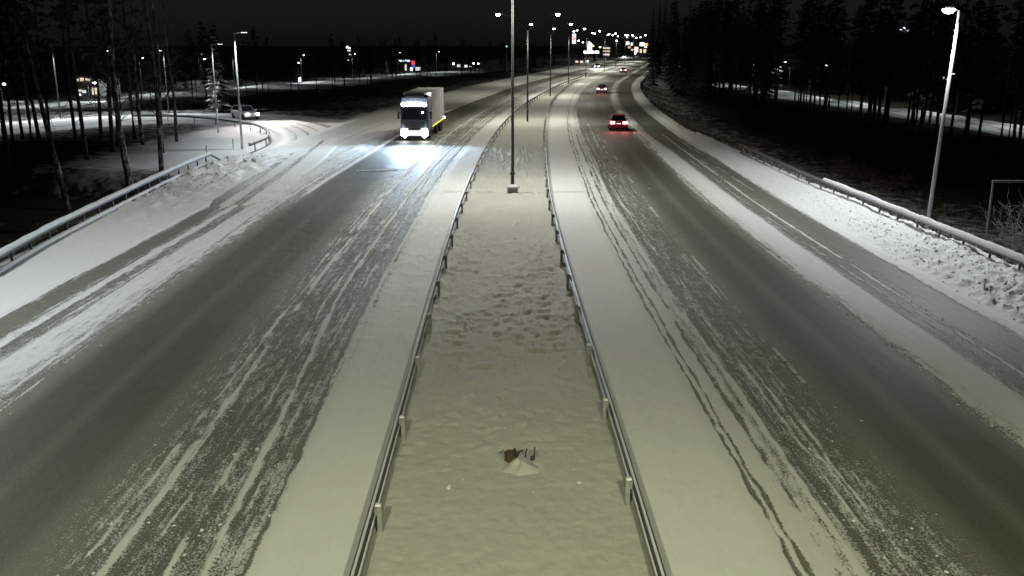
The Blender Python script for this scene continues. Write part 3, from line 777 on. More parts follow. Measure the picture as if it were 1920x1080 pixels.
def car(label, body_col, loc, rz, head=False, tail=False, estate=False, pname='car_paint', headw=0, light_col=(1,.97,.93), hm='head_w', group=None, tail_w=0):
    """front of the car points to local +y"""
    r = empty('car', loc, rz)
    pm = paint(pname, body_col)
    st = [(-2.15,.42,.80,.74),(-2.08,.28,.92,.83),(-1.6,.22,.96,.88),(-.6,.20,.95,.90),(.55,.20,.93,.90),(1.25,.22,.86,.88),(1.8,.25,.74,.84),(2.08,.30,.64,.76),(2.16,.40,.55,.66)]
    mb = MB(); n = 10
    for y, zb, zt, hw in st:
        vs = [(-hw*.88,y,zb),(hw*.88,y,zb),(hw,y,zb+.12),(hw*1.0,y,(zb+zt)/2),(hw*.985,y,zt-.08),(hw*.90,y,zt),(-hw*.90,y,zt),(-hw*.985,y,zt-.08),(-hw*1.0,y,(zb+zt)/2),(-hw,y,zb+.12)]
        mb.add(vs, [])
    for i in range(len(st)-1):
        for k in range(n): mb.f.append((i*n+k, i*n+(k+1) % n, (i+1)*n+(k+1) % n, (i+1)*n+k))
    mb.f += [tuple(range(n)), tuple(range((len(st)-1)*n, len(st)*n))[::-1]]
    bo = mb.build('body', pm, r, True)
    # cabin
    yr0, yr1 = (-2.0, -1.75) if estate else (-1.72, -1.05)
    base = [(-.80,yr0,.90),(.80,yr0,.90),(.80,1.0,.86),(-.80,1.0,.86)]; top = [(-.60,yr1,1.44),(.60,yr1,1.44),(.60,.25,1.46),(-.60,.25,1.46)]
    MB().add(base+top, [(0,1,5,4),(1,2,6,5),(2,3,7,6),(3,0,4,7),(4,5,6,7)]).build('cabin', pm, r)
    def glass(q, nm, k0=.06, k1=.90, off=.012):
        q = [Vector(p) for p in q]; nrm = (q[1]-q[0]).cross(q[3]-q[0]).normalized()
        c = sum(q, Vector())/4
        if nrm.dot(c-Vector((0,-.4,1.1))) < 0: nrm = -nrm
        q = [c+(p-c)*.88+nrm*off for p in q]
        MB().add(q, [(0,1,2,3)]).build(nm, M['glass'], r)
    glass([base[0],base[1],top[1],top[0]], 'rear_window'); glass([base[3],base[2],top[2],top[3]], 'windscreen')
    glass([base[1],base[2],top[2],top[1]], 'side_window'); glass([base[0],base[3],top[3],top[0]], 'side_window')
    MB().box((0,(yr1+.25)/2,1.465), (1.1,abs(.25-yr1)-.1,.03), 0, .9, .04).build('roof', pm, r)
    for sx in (-1, 1):
        for y in (-1.35, 1.35): wheel(r, sx*.79, y, .32, .2, sx)
        MB().box((sx*.98,.72,.98), (.2,.1,.13), 0, .8, .03).build('mirror', pm, r)
        MB().box((sx*.60,2.08,.62), (.40,.16,.22), sx*-.25, .8, .03).build('headlight', M[hm] if head else M['trim'], r)
        tl = MB().box((sx*.60,-2.10,.79), (.46,.12,.24), sx*.15, .9, .02).build('tail_light', M['tail'] if tail else M['red_dull'], r)
        if tail: MB().box((sx*.60,-2.165,.79), (.36,.02,.17)).build('bulb', M['tail_hot'], tl)
    MB().box((0,-2.12,.45), (1.5,.1,.16), 0, 1, .03).build('bumper', pm, r); MB().box((0,2.12,.42), (1.4,.1,.16), 0, 1, .03).build('bumper', pm, r)
    npl = MB().box((0,-2.17,.62), (.50,.02,.12)).build('number_plate', M['wall_pale'], r)
    if tail: MB().box((0,-2.18,.72), (.40,.05,.07)).build('plate_glow', M['plate_lit'], npl)  # glowing strip added for the lit look of the number plate
    if head and headw:
        for sx in (-1, 1): beam(r, (sx*.6, 2.25, .62), headw*3, light_col)
    if (not head) and headw:
        for sx in (-1, 1): beam(r, (sx*.6, 2.25, .62), headw*3, light_col)
    if tail_w:
        for sx in (-1, 1): lamp_light(r, (sx*.6, -2.25, .79), tail_w, (1,.12,.14), 150, (0,-1,-.25), False, .08, 'tail_light_glow')
    tag(r, label, 'car', group)
    return r
M['red_dull'] = plain('red_lens', (.25,.01,.01), .3)
M['plate_lit'] = emis('number_plate_glow', (1,.82,.80), 1.6)
p = P(1162, 246); car('red car driving away with glowing tail lights, on the wet dark lane', (.60,.05,.08), (p.x, p.y+2.0, .03), heading(p.y), tail=True, headw=900, tail_w=60, pname='red_car_paint', light_col=(.85,.93,1))
p = P(1131, 176); car('dark car with two tail lights driving away, ahead of the red car', (.05,.05,.05), (p.x, p.y+2.0, .03), heading(p.y), tail=True, headw=700, tail_w=30, pname='dark_car_paint')
p = P(1171, 137); car('far small car with red tail lights, ahead of the dark car on the bend', (.2,.03,.03), (p.x, p.y+2.0, .03), heading(p.y), tail=True, headw=700, tail_w=30, estate=True, pname='far_car_paint')
p = P(1121, 128); car('oncoming car with glaring white headlights close to the median on the far bend', (.3,.3,.3), (p.x, p.y+2, .03), heading(p.y)+math.pi, head=True, headw=7000, pname='oncoming_car_paint', hm='head_l')
p = P(1172, 108); car('most distant oncoming car, headlights lighting the snowy road below the shop signs', (.3,.3,.32), (p.x, p.y+2, .03), heading(p.y)+math.pi, head=True, headw=5000, pname='distant_car_paint', hm='head_l')
p = P(458, 225); car('white car with headlights on coming round the snowy ramp loop', (.62,.62,.62), (p.x, p.y+.5, .10), math.radians(-142), head=True, headw=5200, estate=True, light_col=(1,.88,.84), pname='white_car_paint')

def truck():
    y0 = P(778, 264).y; x0 = P(778, 264).x
    r = empty('truck', (x0, y0, .03), heading(y0)+math.pi+.01)    # front at local y=0 facing +y (towards the viewer)
    cabm = paint('truck_cab_paint', (.10,.12,.17), .4); boxm = plain('truck_box', (.62,.62,.60), .6, 0, .12, 1.2)
    W = 1.22
    prof = [(-2.1,.95),(-2.1,3.75),(-1.2,3.85),(-.45,3.62),(-.22,3.0),(-.16,2.75),(-.06,1.75),(.0,1.55),(.02,.55),(-.25,.40),(-1.0,.40),(-1.0,.95)]
    mb = MB(); n = len(prof)
    for sx, k in ((-W,1),(-W+.10,0),(W-.10,0),(W,1)):
        mb.add([(sx, y-(.09 if k and y > -.5 else 0), z-(.06 if k and z > 3 else 0)) for y, z in prof], [])
    for i in range(3):
        for k in range(n): mb.f.append((i*n+k, i*n+(k+1) % n, (i+1)*n+(k+1) % n, (i+1)*n+k))
    mb.f += [tuple(range(n)), tuple(range(3*n, 4*n))[::-1]]
    mb.build('cab', cabm, r)
    MB().add([(-1.08,-.035,1.80),(1.08,-.035,1.80),(1.03,-.135,2.72),(-1.03,-.135,2.72)], [(0,1,2,3)]).build('windscreen', M['glass'], r)
    MB().box((0,-.02,2.86), (2.2,.34,.10), 0, 1, .05).build('sun_visor', M['black'], r)
    MB().tube([(-1.08,.06,3.02),(1.08,.06,3.02)], .035, 6).build('light_bar', M['galv'], r)
    for k in range(6):
        lampo = MB().lathe([(.17,-.06),(.185,.02),(.15,.06)], (-.92+k*.368, .10, 3.10 + .05*math.sin(k/5*math.pi)), 'y', 14).build('roof_lamp', M['head_l'], r)
    MB().box((0,-.55,3.72), (1.9,.4,.16), 0, .8, .06).build('roof_deflector', M['black'], r)
    gr = MB().box((0,.03,1.30), (1.7,.06,.55), 0, 1, .02).build('grille', M['black'], r)
    for k in range(4): MB().box((0,.065,1.10+k*.13), (1.55,.03,.035)).build('slat', M['trim'], gr)
    bp = MB().box((0,.05,.62), (2.42,.22,.62), 0, .96, .06).build('bumper', cabm, r)
    MB().box((0,.175,.66), (1.02,.02,.42)).build('lit_front_plate', emis('front_plate_glow', (.9,.95,1), 1.4), r)  # front plate; its emission stands in for headlight falling on it
    for sx in (-1, 1):
        h = MB().box((sx*.88,.15,.72), (.60,.12,.56), 0, .9, .05).build('headlight', M['head_l'], r)
        MB().lathe([(.13,-.04),(.14,.03),(.1,.05)], (sx*.86,.16,.38), 'y', 12).build('fog_lamp', M['head_l'], r)
        mr = MB().box((sx*1.42,-.25,2.15), (.16,.12,.62), 0, .9, .04).build('mirror', M['black'], r)
        MB().tube([(sx*1.2,-.3,2.4),(sx*1.42,-.25,2.35)], .025, 5).build('bracket', M['black'], mr)
        for y in (-1.35, -6.6, -9.3, -10.6): wheel(r, sx*1.08, y, .5, .32, sx)
        beam(r, (sx*.9, .30, .75), 22000, (.60,.80,1), (0,1,-.062), .075)
        MB().box((sx*.9,-6.5,.72), (.1,6.5,.35), 0, 1).build('side_guard', M['trim'], r)
    MB().box((0,-6.2,.92), (1.0,11.4,.22)).build('chassis', M['black'], r)
    bx = MB().box((0,-7.35,2.55), (2.5,9.9,2.9), 0, 1, .03).build('cargo_box', boxm, r)
    for k in range(6): MB().box((-1.262,-3.6-k*1.65,2.55), (.02,.05,2.7)).build('rib', boxm, bx)
    MB().box((-1.28,-7.3,1.02), (.04,9.6,.09)).build('marker_strip', M['amber'], r)
    MB().lathe([(.09,-.05),(.10,.04)], (-1.3,-12.1,1.10), 'y', 10).build('marker_lamp', M['head_l'], r)
    MB().lathe([(.09,-.05),(.10,.04)], (-1.05,-2.35,3.86), 'y', 10).build('marker_lamp', M['head_l'], r)
    MB().lathe([(.05,-.02),(.06,.02)], (-.72,-.02,2.42), 'y', 10).build('dashboard_lamp', M['head_l'], r)
    MB().box((0,-2.6,2.2), (2.3,.3,2.6)).build('cab_back', M['black'], r)
    tag(r, 'box truck with rows of bright roof lamps and headlights coming towards the median', 'truck')
truck()

# ------------------------------------------------------------------ stump in the median
def stump():
    c = P(972, 872)
    r = empty('broken_stump', (c.x, c.y, .02))
    n = 22; th = np.linspace(0, 2*math.pi, n, endpoint=False)
    rad = np.array([.62,.50,.38,.25,.14,.05]); hh = np.array([-.05,.015,.06,.09,.115,.125])
    A, R = np.meshgrid(th, rad); Hh = np.repeat(hh[:, None], n, 1)
    R = R*(1+.8*(vnoise(np.cos(A)*1.7+5, np.sin(A)*1.7+5, 2)-.5)); Hh = Hh*(1+1.1*(vnoise(np.cos(A)*2.3+9, np.sin(A)*2.3+Hh*8, 4)-.5))
    X = R*np.cos(A)*.62+.05; Y = R*np.sin(A)*.9-.12
    mb = MB(); vs = np.stack([X, Y, Hh], -1).reshape(-1, 3)
    fs = [(i*n+k, i*n+(k+1) % n, (i+1)*n+(k+1) % n, (i+1)*n+k) for i in range(5) for k in range(n)]+[tuple(range(5*n, 6*n))]
    mb.add(vs, fs); mb.build('snow_mound', M['median_snow'], r, True)
    MB().lathe([(.09,0),(.115,.05),(.12,.20),(.11,.22),(.095,.16)], (-.16,.12,.0), 'z', 12).build('stump_shell', M['rust'], r)
    for pts, rd in (([(-.24,.12,.1),(-.30,.14,.24),(-.34,.12,.22),(-.37,.12,.19)], .012), ([(-.03,.15,.02),(-.06,.16,.20),(-.08,.15,.27)], .028), ([(-.02,.15,.10),(.04,.14,.22),(.10,.12,.25)], .02), ([(.14,.1,.1),(.16,.12,.25),(.18,.12,.28)], .016), ([(.31,.14,.0),(.325,.15,.16),(.33,.15,.30)], .018), ([(.26,.12,.0),(.27,.13,.12)], .022), ([(-.28,.12,.0),(-.22,.13,.25)], .014)):
        MB().tube(pts, rd, 6).build('stub', M['rust'], r)
    tag(r, 'dark brown broken stump with stubs poking out of a snow mound in the median', 'stump')
stump()

# ------------------------------------------------------------------ snow clods thrown up along the tracks (uncountable)
def clods():
    base = [(0,0,1),(0,0,-.6),(1,0,0),(-1,0,.1),(0,1,0),(0,-1,.05)]
    fs = [(0,2,4),(0,4,3),(0,3,5),(0,5,2),(1,4,2),(1,3,4),(1,5,3),(1,2,5)]
    mb = MB(); rnd = random.Random(5)
    def put(x, y, z, s):
        a = rnd.random()*6.28; ca, sa = math.cos(a), math.sin(a)
        vs = []
        for p in base:
            k = s*(.65+.7*rnd.random()); px, py, pz = p[0]*k, p[1]*k, p[2]*k*.75
            vs.append((x+px*ca-py*sa, y+px*sa+py*ca, z+pz))
        mb.add(vs, fs)
    def ht(fun, S, D, ow): return float(fun(np.array([[S]]), np.array([[D]]), np.array([[ow]]))[0, 0])
    for _ in range(2600):      # right bank
        D = 14+46*rnd.random()**1.5; ow = float(rail_r(D)-Rx(D)+.7)
        S = 12.9+(ow-1.0-12.9)*rnd.random()**.8
        put(float(Rx(D))+S, D, ht(h_right, S, D, ow)+.005, .015+.055*rnd.random()**2.2)
    for _ in range(1100):      # right slush ridge
        D = 12+60*rnd.random()**1.4; S = rnd.choice([rnd.gauss(8.6,.12), rnd.gauss(8.75,.25), rnd.gauss(4.0,.6), rnd.gauss(11.05,.1)])
        put(float(Rx(D))+S, D, .025, .01+.035*rnd.random()**2)
    for _ in range(1500):      # left
        D = 11+60*rnd.random()**1.4; S = rnd.choice([rnd.gauss(10.2,.5), rnd.gauss(11.2,.15), rnd.gauss(4.5,.2), rnd.gauss(2.9,.5)])
        put(float(Lx(D))-S, D, .025, .01+.035*rnd.random()**2)
    for _ in range(420):       # ploughed heap at the end of the left rail
        D = 50+20*rnd.random(); S = float(Lx(D)-rail_l(D))-.3-2.6*rnd.random()**1.3
        put(float(Lx(D))-S, D, ht(h_left, S, D, float(Lx(D)-rail_l(D))+.7), .03+.16*rnd.random()**2.5)
    for _ in range(90):       # median
        D = 16+50*rnd.random()**1.3; V = .15+.7*rnd.random()
        put(float(Lx(D)*(1-V)+Rx(D)*V), D, .045, .012+.045*rnd.random()**2.5)
    tag(mb.build('snow_clods', M['snow']), 'loose snow clods scattered on the banks and along the tyre tracks', 'snow', kind='stuff')
clods()

# ------------------------------------------------------------------ trees
def pine_parts(seed, H=19, bare=.5, spread=2.6):
    rd = random.Random(seed)
    bx, by = rd.uniform(-.5,.5), rd.uniform(-.5,.5)
    c = lambda t: Vector((bx*t*t, by*t*t+.2*math.sin(t*5+seed), H*t))
    tr = MB(); ts = [0,.02,.2,.4,.6,.8,1.0]; tr.tube([c(t)-Vector((0,0,.5 if t == 0 else 0)) for t in ts], [.24,.19,.165,.14,.11,.07,.02], 7)
    limbs = []
    for k in range(26):
        t = bare-.16+(1-bare+.14)*k/26; a = k*2.4+rd.random(); L = spread*(1.15-abs(t-bare-.15)*1.5/(1-bare))*rd.uniform(.5,1)
        L = max(L, .4); p0 = c(t); p1 = p0+Vector((math.cos(a)*L, math.sin(a)*L, rd.uniform(-.3,.7)))
        tr.tube([p0, (p0+p1)/2+Vector((0,0,.1)), p1], [.045,.03,.012], 4, False)
        if t > bare-.05: limbs.append((p0, p1))
    cr = MB()
    for p0, p1 in limbs:
        for q in range(15):
            f = rd.uniform(.35,1.1); ce = p0.lerp(p1, f)+Vector((rd.gauss(0,.28),rd.gauss(0,.28),rd.gauss(0,.2)))
            for _ in range(2):
                a = Vector((rd.gauss(0,1),rd.gauss(0,1),rd.gauss(0,.5))).normalized()*rd.uniform(.2,.42); b = Vector((rd.gauss(0,1),rd.gauss(0,1),rd.gauss(0,.5))).normalized()*rd.uniform(.12,.3)
                cr.add([ce-a, ce+b*.6, ce+a, ce-b], [(0,1,2,3)])
    return tr.mesh('trunk', M['bark'], True), cr.mesh('crown', M['needles'])
def spruce_parts(seed, H=16, snowy=False, base=.06, rad=2.4):
    rd = random.Random(seed); tr = MB(); tr.tube([(0,0,-.4),(0,0,H*.5),(0,0,H)], [.2,.12,.02], 7)
    cr = MB(); k = 0; z = H*base
    while z < H*.99:
        t = z/H; L0 = rad*(1-t)**.85*1.0
        for j in range(7):
            a = rd.random()*6.28; L = L0*rd.uniform(.65,1.12)+.15; w = .16+.16*L
            d = Vector((math.cos(a), math.sin(a), 0)); sd = Vector((-d.y, d.x, 0))
            n = 4; pr = None
            for i in range(n+1):
                f = i/n; ce = d*(L*f)+Vector((0,0,z-.35*L*f*f-.1*L*f+(.14*L*max(f-.7,0)*2)))
                ww = w*(.35+1.1*f*(1-f)*2)*(1.0 if i < n else .15)
                cur = (ce+sd*ww-Vector((0,0,ww*.5)), ce, ce-sd*ww-Vector((0,0,ww*.5)))
                if pr: cr.add([pr[0],pr[1],cur[1],cur[0],pr[2],cur[2]], [(0,1,2,3),(1,4,5,2)])
                pr = cur
        z += .38+.25*(1-t)
    return tr.mesh('trunk', M['bark'], True), cr.mesh('crown', M['snowy_needles'] if snowy else M['needles'])
def birch_parts(seed, H=15, lean=0.0, fine=True):
    rd = random.Random(seed); tr = MB(); cr = MB()
    def c(t): return Vector((lean*t*H + .25*math.sin(t*4+seed), .15*math.sin(t*6+seed*2), H*t))
    ts = np.linspace(0, 1, 10); tr.tube([c(t)-Vector((0,0,.5 if t == 0 else 0)) for t in ts], [.17*(1-t)**.8+.02 for t in ts], 7)
    def branch(p, d, L, r, lev):
        pts = [p]; dd = d.copy(); n = 4
        for i in range(n):
            dd = (dd+Vector((rd.gauss(0,.16),rd.gauss(0,.16),rd.gauss(0,.10)+(.04 if lev < 1 else -.07)))).normalized(); pts.append(pts[-1]+dd*(L/n))
        cr.tube(pts, [r*(1-.75*i/n) for i in range(n+1)], 3, False)
        if lev < 2:
            for k in range(5 if lev == 0 else 4):
                i = rd.randint(1, n); e = Vector((rd.gauss(0,1),rd.gauss(0,1),rd.gauss(0,.5))).normalized()
                branch(pts[i], (dd*.8+e*.8).normalized(), L*rd.uniform(.35,.6), max(r*.45, .006), lev+1)
    for k in range(22):
        t = .22+.75*k/22; a = k*2.4+rd.random(); d = Vector((math.cos(a), math.sin(a), rd.uniform(.3,1.0))).normalized()
        branch(c(t), d, (1-t)*3.6+.8, .04*(1.15-t), 0)
    return tr.mesh('trunk', M['birch'], True), cr.mesh('branches', M['twig'])
def shrub_parts(seed, H=2.2, n=14, mt='twig'):
    rd = random.Random(seed); cr = MB()
    def branch(p, d, L, r, lev):
        pts = [p]; dd = d.copy()
        for i in range(4):
            dd = (dd+Vector((rd.gauss(0,.2),rd.gauss(0,.2),rd.gauss(0,.12)))).normalized(); pts.append(pts[-1]+dd*(L/4))
        cr.tube(pts, [r*(1-.18*i) for i in range(5)], 4, False)
        if lev < 2:
            for k in range(5):
                i = rd.randint(1, 4); e = Vector((rd.gauss(0,1),rd.gauss(0,1),rd.gauss(.2,.6))).normalized()
                branch(pts[i], (dd+e*.9).normalized(), L*rd.uniform(.35,.6), r*.55, lev+1)
    for k in range(n):
        a = rd.random()*6.28; branch(Vector((rd.gauss(0,.2),rd.gauss(0,.2),-.2)), Vector((math.cos(a)*.7, math.sin(a)*.7, 1)).normalized(), H*rd.uniform(.6,1.0), .02, 0)
    return cr.mesh('branches', M[mt])
PINES = [pine_parts(s, H, b, sp) for s, H, b, sp in ((1,19,.5,2.7),(2,21,.58,2.4),(3,17,.42,2.9),(4,20,.5,2.3),(5,15,.38,2.5))]
SPRUCE = [spruce_parts(s, H) for s, H in ((11,17),(12,14),(13,20))]
SPRUCE_S = spruce_parts(15, 13, True, .05, 2.6)
BIRCH = [birch_parts(s, H) for s, H in ((21,17),(22,15),(23,18))]
SHRUB = [shrub_parts(s, H) for s, H in ((31,1.8),(32,2.3),(33,1.5))]
FROST = [shrub_parts(s, H, 18, 'frost_twig') for s, H in ((34,2.2),(35,2.0))]
def tree(kind, parts, x, y, rz, sc_, label, group=None, z=None, tilt=(0,0)):
    r = empty(kind, (x, y, T(x, y)-.05 if z is None else z), rz)
    r.rotation_euler.x, r.rotation_euler.y = tilt
    r.scale = (sc_, sc_, sc_)
    link('trunk', parts[0], r); link('crown' if 'pine' in kind or 'spruce' in kind else 'branches', parts[1], r)
    return tag(r, label, 'tree', group)
rt = random.Random(99)
# birches behind the left rail (pixel of the trunk foot)
for k, (u, v, s_, lab, tl) in enumerate([
    (125,395,1.0,'leaning birch with white bark patches on the dark slope behind the left rail',(0,-.10)),
    (248,365,1.15,'tall straight birch close behind the left rail, base on the dark slope',(0,-.02)),
    (302,322,.95,'slim dark birch on the snow edge behind the left rail posts',(0,0)),
    (310,288,.85,'dark trunked birch on the snow between the left rail and the ramp loop',(0,.01)),
    (331,266,.85,'birch nearest the lamp poles inside the snowy ramp loop',(0,0)),
    (272,272,.9,'birch standing at the dark left margin of the loop snow',(0,-.01))]):
    h = hit(u, v); tree('birch_tree', BIRCH[k % 3], h.x, h.y, k*1.3, s_, lab, None, h.z-.05, tl)
for k, (u, v) in enumerate([(10,262),(27,264),(43,262),(61,266),(70,268),(94,270),(141,268),(190,258),(255,262),(-20,262),(-60,268),(160,300),(20,330),(60,300),(215,285)]):
    h = hit(u, v); tree('pine_tree', PINES[k % 5], h.x, h.y, k*2.1, rt.uniform(.75,1.0), 'dark pine trunk standing against the lit snow strip of the ramp on the left', 'pines in front of the lit ramp strip', h.z-.05)
# a row between the ramp and the left side street
p_, t_ = resample(left_street_path, 1.0)
for k in range(64):
    i = rt.randint(0, len(p_)-1); q = p_[i]; off = rt.choice([rt.uniform(9,13), rt.uniform(9,24)])
    x, y = q[0]+off*.55, q[1]-off*.85
    if x > float(Lx(y))-21: continue
    if math.hypot(x+35, y-105) < 14: continue
    tree('pine_tree', PINES[k % 5], x, y, rt.random()*6, rt.uniform(.42,.6), 'dark pine in the row before the lit side street on the left', 'pines along the left side street')
for k in range(34):
    i = rt.randint(0, len(p_)-1); q = p_[i]; off = rt.uniform(9.5, 45)
    tree('spruce_tree', SPRUCE[k % 3], q[0]-off*.7, q[1]+off*.7, rt.random()*6, rt.uniform(.3,.5), 'dark spruce beyond the lit side street on the left', 'spruces beyond the left side street')
# right forest
p_, t_ = resample(right_street_path, 1.0)
for k in range(92):
    i = rt.randint(0, len(p_)-1); q = p_[i]; off = rt.uniform(5.5, 14)
    x, y = q[0]-off, q[1]
    if x < float(rail_r(min(y, 90)))+7: continue
    tree('pine_tree', PINES[k % 5], x, y, rt.random()*6, rt.uniform(.75,1.05), 'dark pine before the lit side street on the right', 'pines along the right side street')
for k in range(46):
    i = rt.randint(0, len(p_)-1); q = p_[i]; off = rt.uniform(8, 40)
    tree('spruce_tree', SPRUCE[k % 3], q[0]+off, q[1]+rt.uniform(-5,30), rt.random()*6, rt.uniform(.7,1.1), 'dark spruce beyond the lit side street on the right', 'spruces beyond the right side street')
for k in range(34):
    y = 185+rt.random()*200; x = float(Rx(y))+16+rt.random()**1.4*30
    tree('spruce_tree', SPRUCE[k % 3], x, y, rt.random()*6, rt.uniform(.95,1.35), 'tall dark spruce at the inner side of the right hand bend', 'spruces inside the bend')
h = P(1243, 142); tree('spruce_tree', SPRUCE_S, h.x+1.5, h.y, 0.5, .9, 'spruce with snow on its low branches at the edge of the bend', None, -.2)
h = P(411, 160, 0); q = PZ(412, 205, 118); tree('spruce_tree', SPRUCE_S, q.x, q.y, 1.5, .85, 'snow-laden spruce lit by the lamp behind the ramp loop')
for k in range(24):
    y = 270+rt.random()*330; x = float(Lx(y))-24-rt.random()**1.3*60
    tree('spruce_tree', SPRUCE[k % 3], x, y, rt.random()*6, rt.uniform(.35,.6), 'dark spruce left of the far road bend', 'spruces left of the far bend')
# shrubs behind the right rail
for k, (u, v, s_) in enumerate([(1470,262,1.0),(1530,285,1.2),(1580,310,1.0),(1620,330,1.1),(1500,250,.9),(1440,240,.8),(1660,345,.9),(1400,228,.8),(1560,275,1.1)]):
    h = hit(u, v+12); o = tag(link('bare_shrub', SHRUB[k % 3], None, h, k*1.1), 'low bare shrub on the dark slope behind the right guard rail', 'shrub', 'shrubs behind the right guard rail'); o.scale = (s_*1.3, s_*1.3, s_)
for k, (x, y, s_, lab) in enumerate([(20.2,35.2,1.35,'big bare bush with frosted twigs under the thin metal frame'),(21.9,38.0,1.4,'bare bush behind the metal frame on the right')]):
    o = tag(link('bare_shrub', FROST[k], None, (x, y, T(x, y)), k*2.0), lab, 'shrub'); o.scale = (s_*.95, s_*.95, s_*1.1)
def grass():
    rd = random.Random(3); mb = MB()
    def tuft(x, y, h):
        z = T(x, y)-.03
        for _ in range(5):
            a = rd.random()*6.28; w = .02+.02*rd.random(); L = h*rd.uniform(.6,1.1); l = rd.uniform(.1,.6)*L
            dx, dy = math.cos(a), math.sin(a); bx, by = x+rd.gauss(0,.08), y+rd.gauss(0,.08)
            mb.add([(bx-dy*w, by+dx*w, z), (bx+dy*w, by-dx*w, z), (bx+dx*l, by+dy*l, z+L)], [(0,1,2)])
    for _ in range(4200):
        y = 22+rd.random()**1.2*190; e = float(rail_r(min(y, 85)))+1.0 if y < 85 else float(Rx(y))+13.4
        tuft(e+rd.random()**1.5*11, y, rd.uniform(.2,.55))
    for _ in range(1200):
        y = 22+rd.random()*34; tuft(float(rail_l(min(y, 68)))-1.6-rd.random()**1.2*7, y, rd.uniform(.12,.3))
    tag(mb.build('dry_grass', plain('dry_grass', (.11,.105,.08), .95, 0, .5, .8)), 'withered grass sticking out of the thin snow on the road banks', 'grass', kind='stuff')
grass()
# frame on the right
r = empty('metal_frame', PZ(1862, 345, 40)); r.location.z = T(r.location.x, r.location.y)
zt = PZ(1862, 340, 40).z - r.location.z
MB().tube([(0,0,-.3),(0,0,zt)], .045, 7).build('post', M['trim'], r); MB().tube([(2.6,.4,-.3),(2.6,.4,zt-.05)], .045, 7).build('post', M['trim'], r)
MB().tube([(-.05,0,zt),(2.65,.4,zt-.05)], .05, 7).build('crossbar', M['trim'], r)
tag(r, 'thin grey metal frame of posts and crossbar behind the right guard rail', 'frame')
# stakes in the loop snow
for u, v in ((437,274),(387,287)):
    q = P(u, v); mb = MB(); mb.tube([(0,0,-.2),(.02,0,.75)], .03, 6); mb.box((.02,0,.62), (.07,.02,.2))
    tag(link('marker_stake', mb.mesh('marker_stake', M['rust']), None, (q.x, q.y, -.15)), 'short marker stake in the snow inside the ramp loop', 'stake', 'marker stakes in the loop snow')

# ------------------------------------------------------------------ side-street lamps, far lights and buildings
def street_lamp_small(x, y, h, rz, label, group, power=0, vis=True, lens=.28, m='led', z=None):
    z0 = T(x, y) if z is None else z
    r = empty('street_lamp', (x, y, z0), rz)
    MB().tube([(0,0,-.3),(0,0,h)], [.08,.05], 6).build('pole', M['pole'], r)
    MB().tube([(0,0,h-.05),(.9,0,h+.1)], .035, 5).build('arm', M['pole'], r)
    hd = MB().box((1.1,0,h+.14), (.6,.26,.10), 0, .7, .04).build('lamp_head', M['head'], r)
    if vis: MB().lathe([(.1*lens/.28,-lens*.8),(lens*.8,-lens*.6),(lens,0),(lens*.9,.08)], (1.1,0,h+.06), 'z', 10).build('lens', M[m], hd, True)
    else: MB().box((1.1,0,h+.075), (.4,.18,.03)).build('lens', M[m], hd)
    if power: lamp_light(r, (1.1,0,h-.3), power, LED_COL, 150, None, False)
    tag(r, label, 'street lamp', group)
p_, t_ = resample(left_street_path, 1.0)
for i in range(6, len(p_), 30):
    q = p_[i]; street_lamp_small(q[0]-6.5, q[1]+4, 6.5, -.6, 'low lamp lighting the snowy side street on the left', 'lamps of the left side street', 1500, False)
p_, t_ = resample(right_street_path, 1.0)
for i in range(4, len(p_), 22):
    q = p_[i]; street_lamp_small(q[0]+5, q[1], 6.0, math.pi, 'low lamp lighting the snowy side street on the right', 'lamps of the right side street', 1300, False)
# lamps over the left end of the ramp
for u, v in ((-40,234),(90,224),(200,218),(300,214)):
    q = P(u, v); street_lamp_small(q.x, q.y+3, 7.5, -math.pi/2, 'lamp lighting the snowy far leg of the ramp on the left', 'lamps on the ramp', 2100, False)
# distant lamps: head pixel and camera distance
far = [(8,158,150),(177,155,150),(380,100,210),(383,110,230),(655,90,330),(850,119,330),(888,119,330),(897,126,340),(1082,57,330),(1111,62,390),(1142,64,440),(1149,66,480),(1156,76,520),(1177,66,520),(1193,71,560),(1210,66,520),(1203,83,560),(1211,88,580),(1085,76,520),(1093,79,560),(1125,88,600),(1186,66,600),(1191,102,640),(560,118,300)]
for k, (u, v, Z) in enumerate(far):
    q = PZ(u, v, Z); z0 = T(q.x, q.y); h = q.z - z0
    r_ = .16*Z/100*(.52 if Z > 250 else 1.0)
    street_lamp_small(q.x-1.1, q.y, max(h, 2.0), 0, 'distant street lamp glowing white among the town lights', 'distant town lamps', 900 if Z < 260 else 0, True, min(max(r_, .2), .7))

def building(u0, u1, vtop, Z, wall, label, wins, cat='building', depth=10, roof='wall_dark', extra=None):
    """front face between two pixel columns at camera distance Z; wins: (u0,u1,v0,v1,material) on the front"""
    a, b = PZ(u0, vtop, Z), PZ(u1, vtop, Z)
    xm = (a.x+b.x)/2; w = abs(b.x-a.x); yf = a.y; z0 = T(xm, yf); h = a.z-z0
    r = empty('building', (xm, yf, z0))
    MB().box((0, depth/2, h/2-.3), (w, depth, h+.6)).build('wall', wall, r)
    MB().box((0, depth/2, h+.12), (w+.6, depth+.6, .24)).build('roof', M['cap_snow'] if roof == 'snow' else M[roof], r)
    for (p0, p1, q0, q1, mm, nm) in wins:
        c0, c1 = PZ(p0, q0, Z), PZ(p1, q1, Z)
        MB().box(((c0.x+c1.x)/2-xm, -.06, (c0.z+c1.z)/2-z0), (max(abs(c1.x-c0.x), .3), .1, max(abs(c0.z-c1.z), .3))).build(nm, M[mm], r)
    tag(r, label, cat)
    return r
W = 'window'
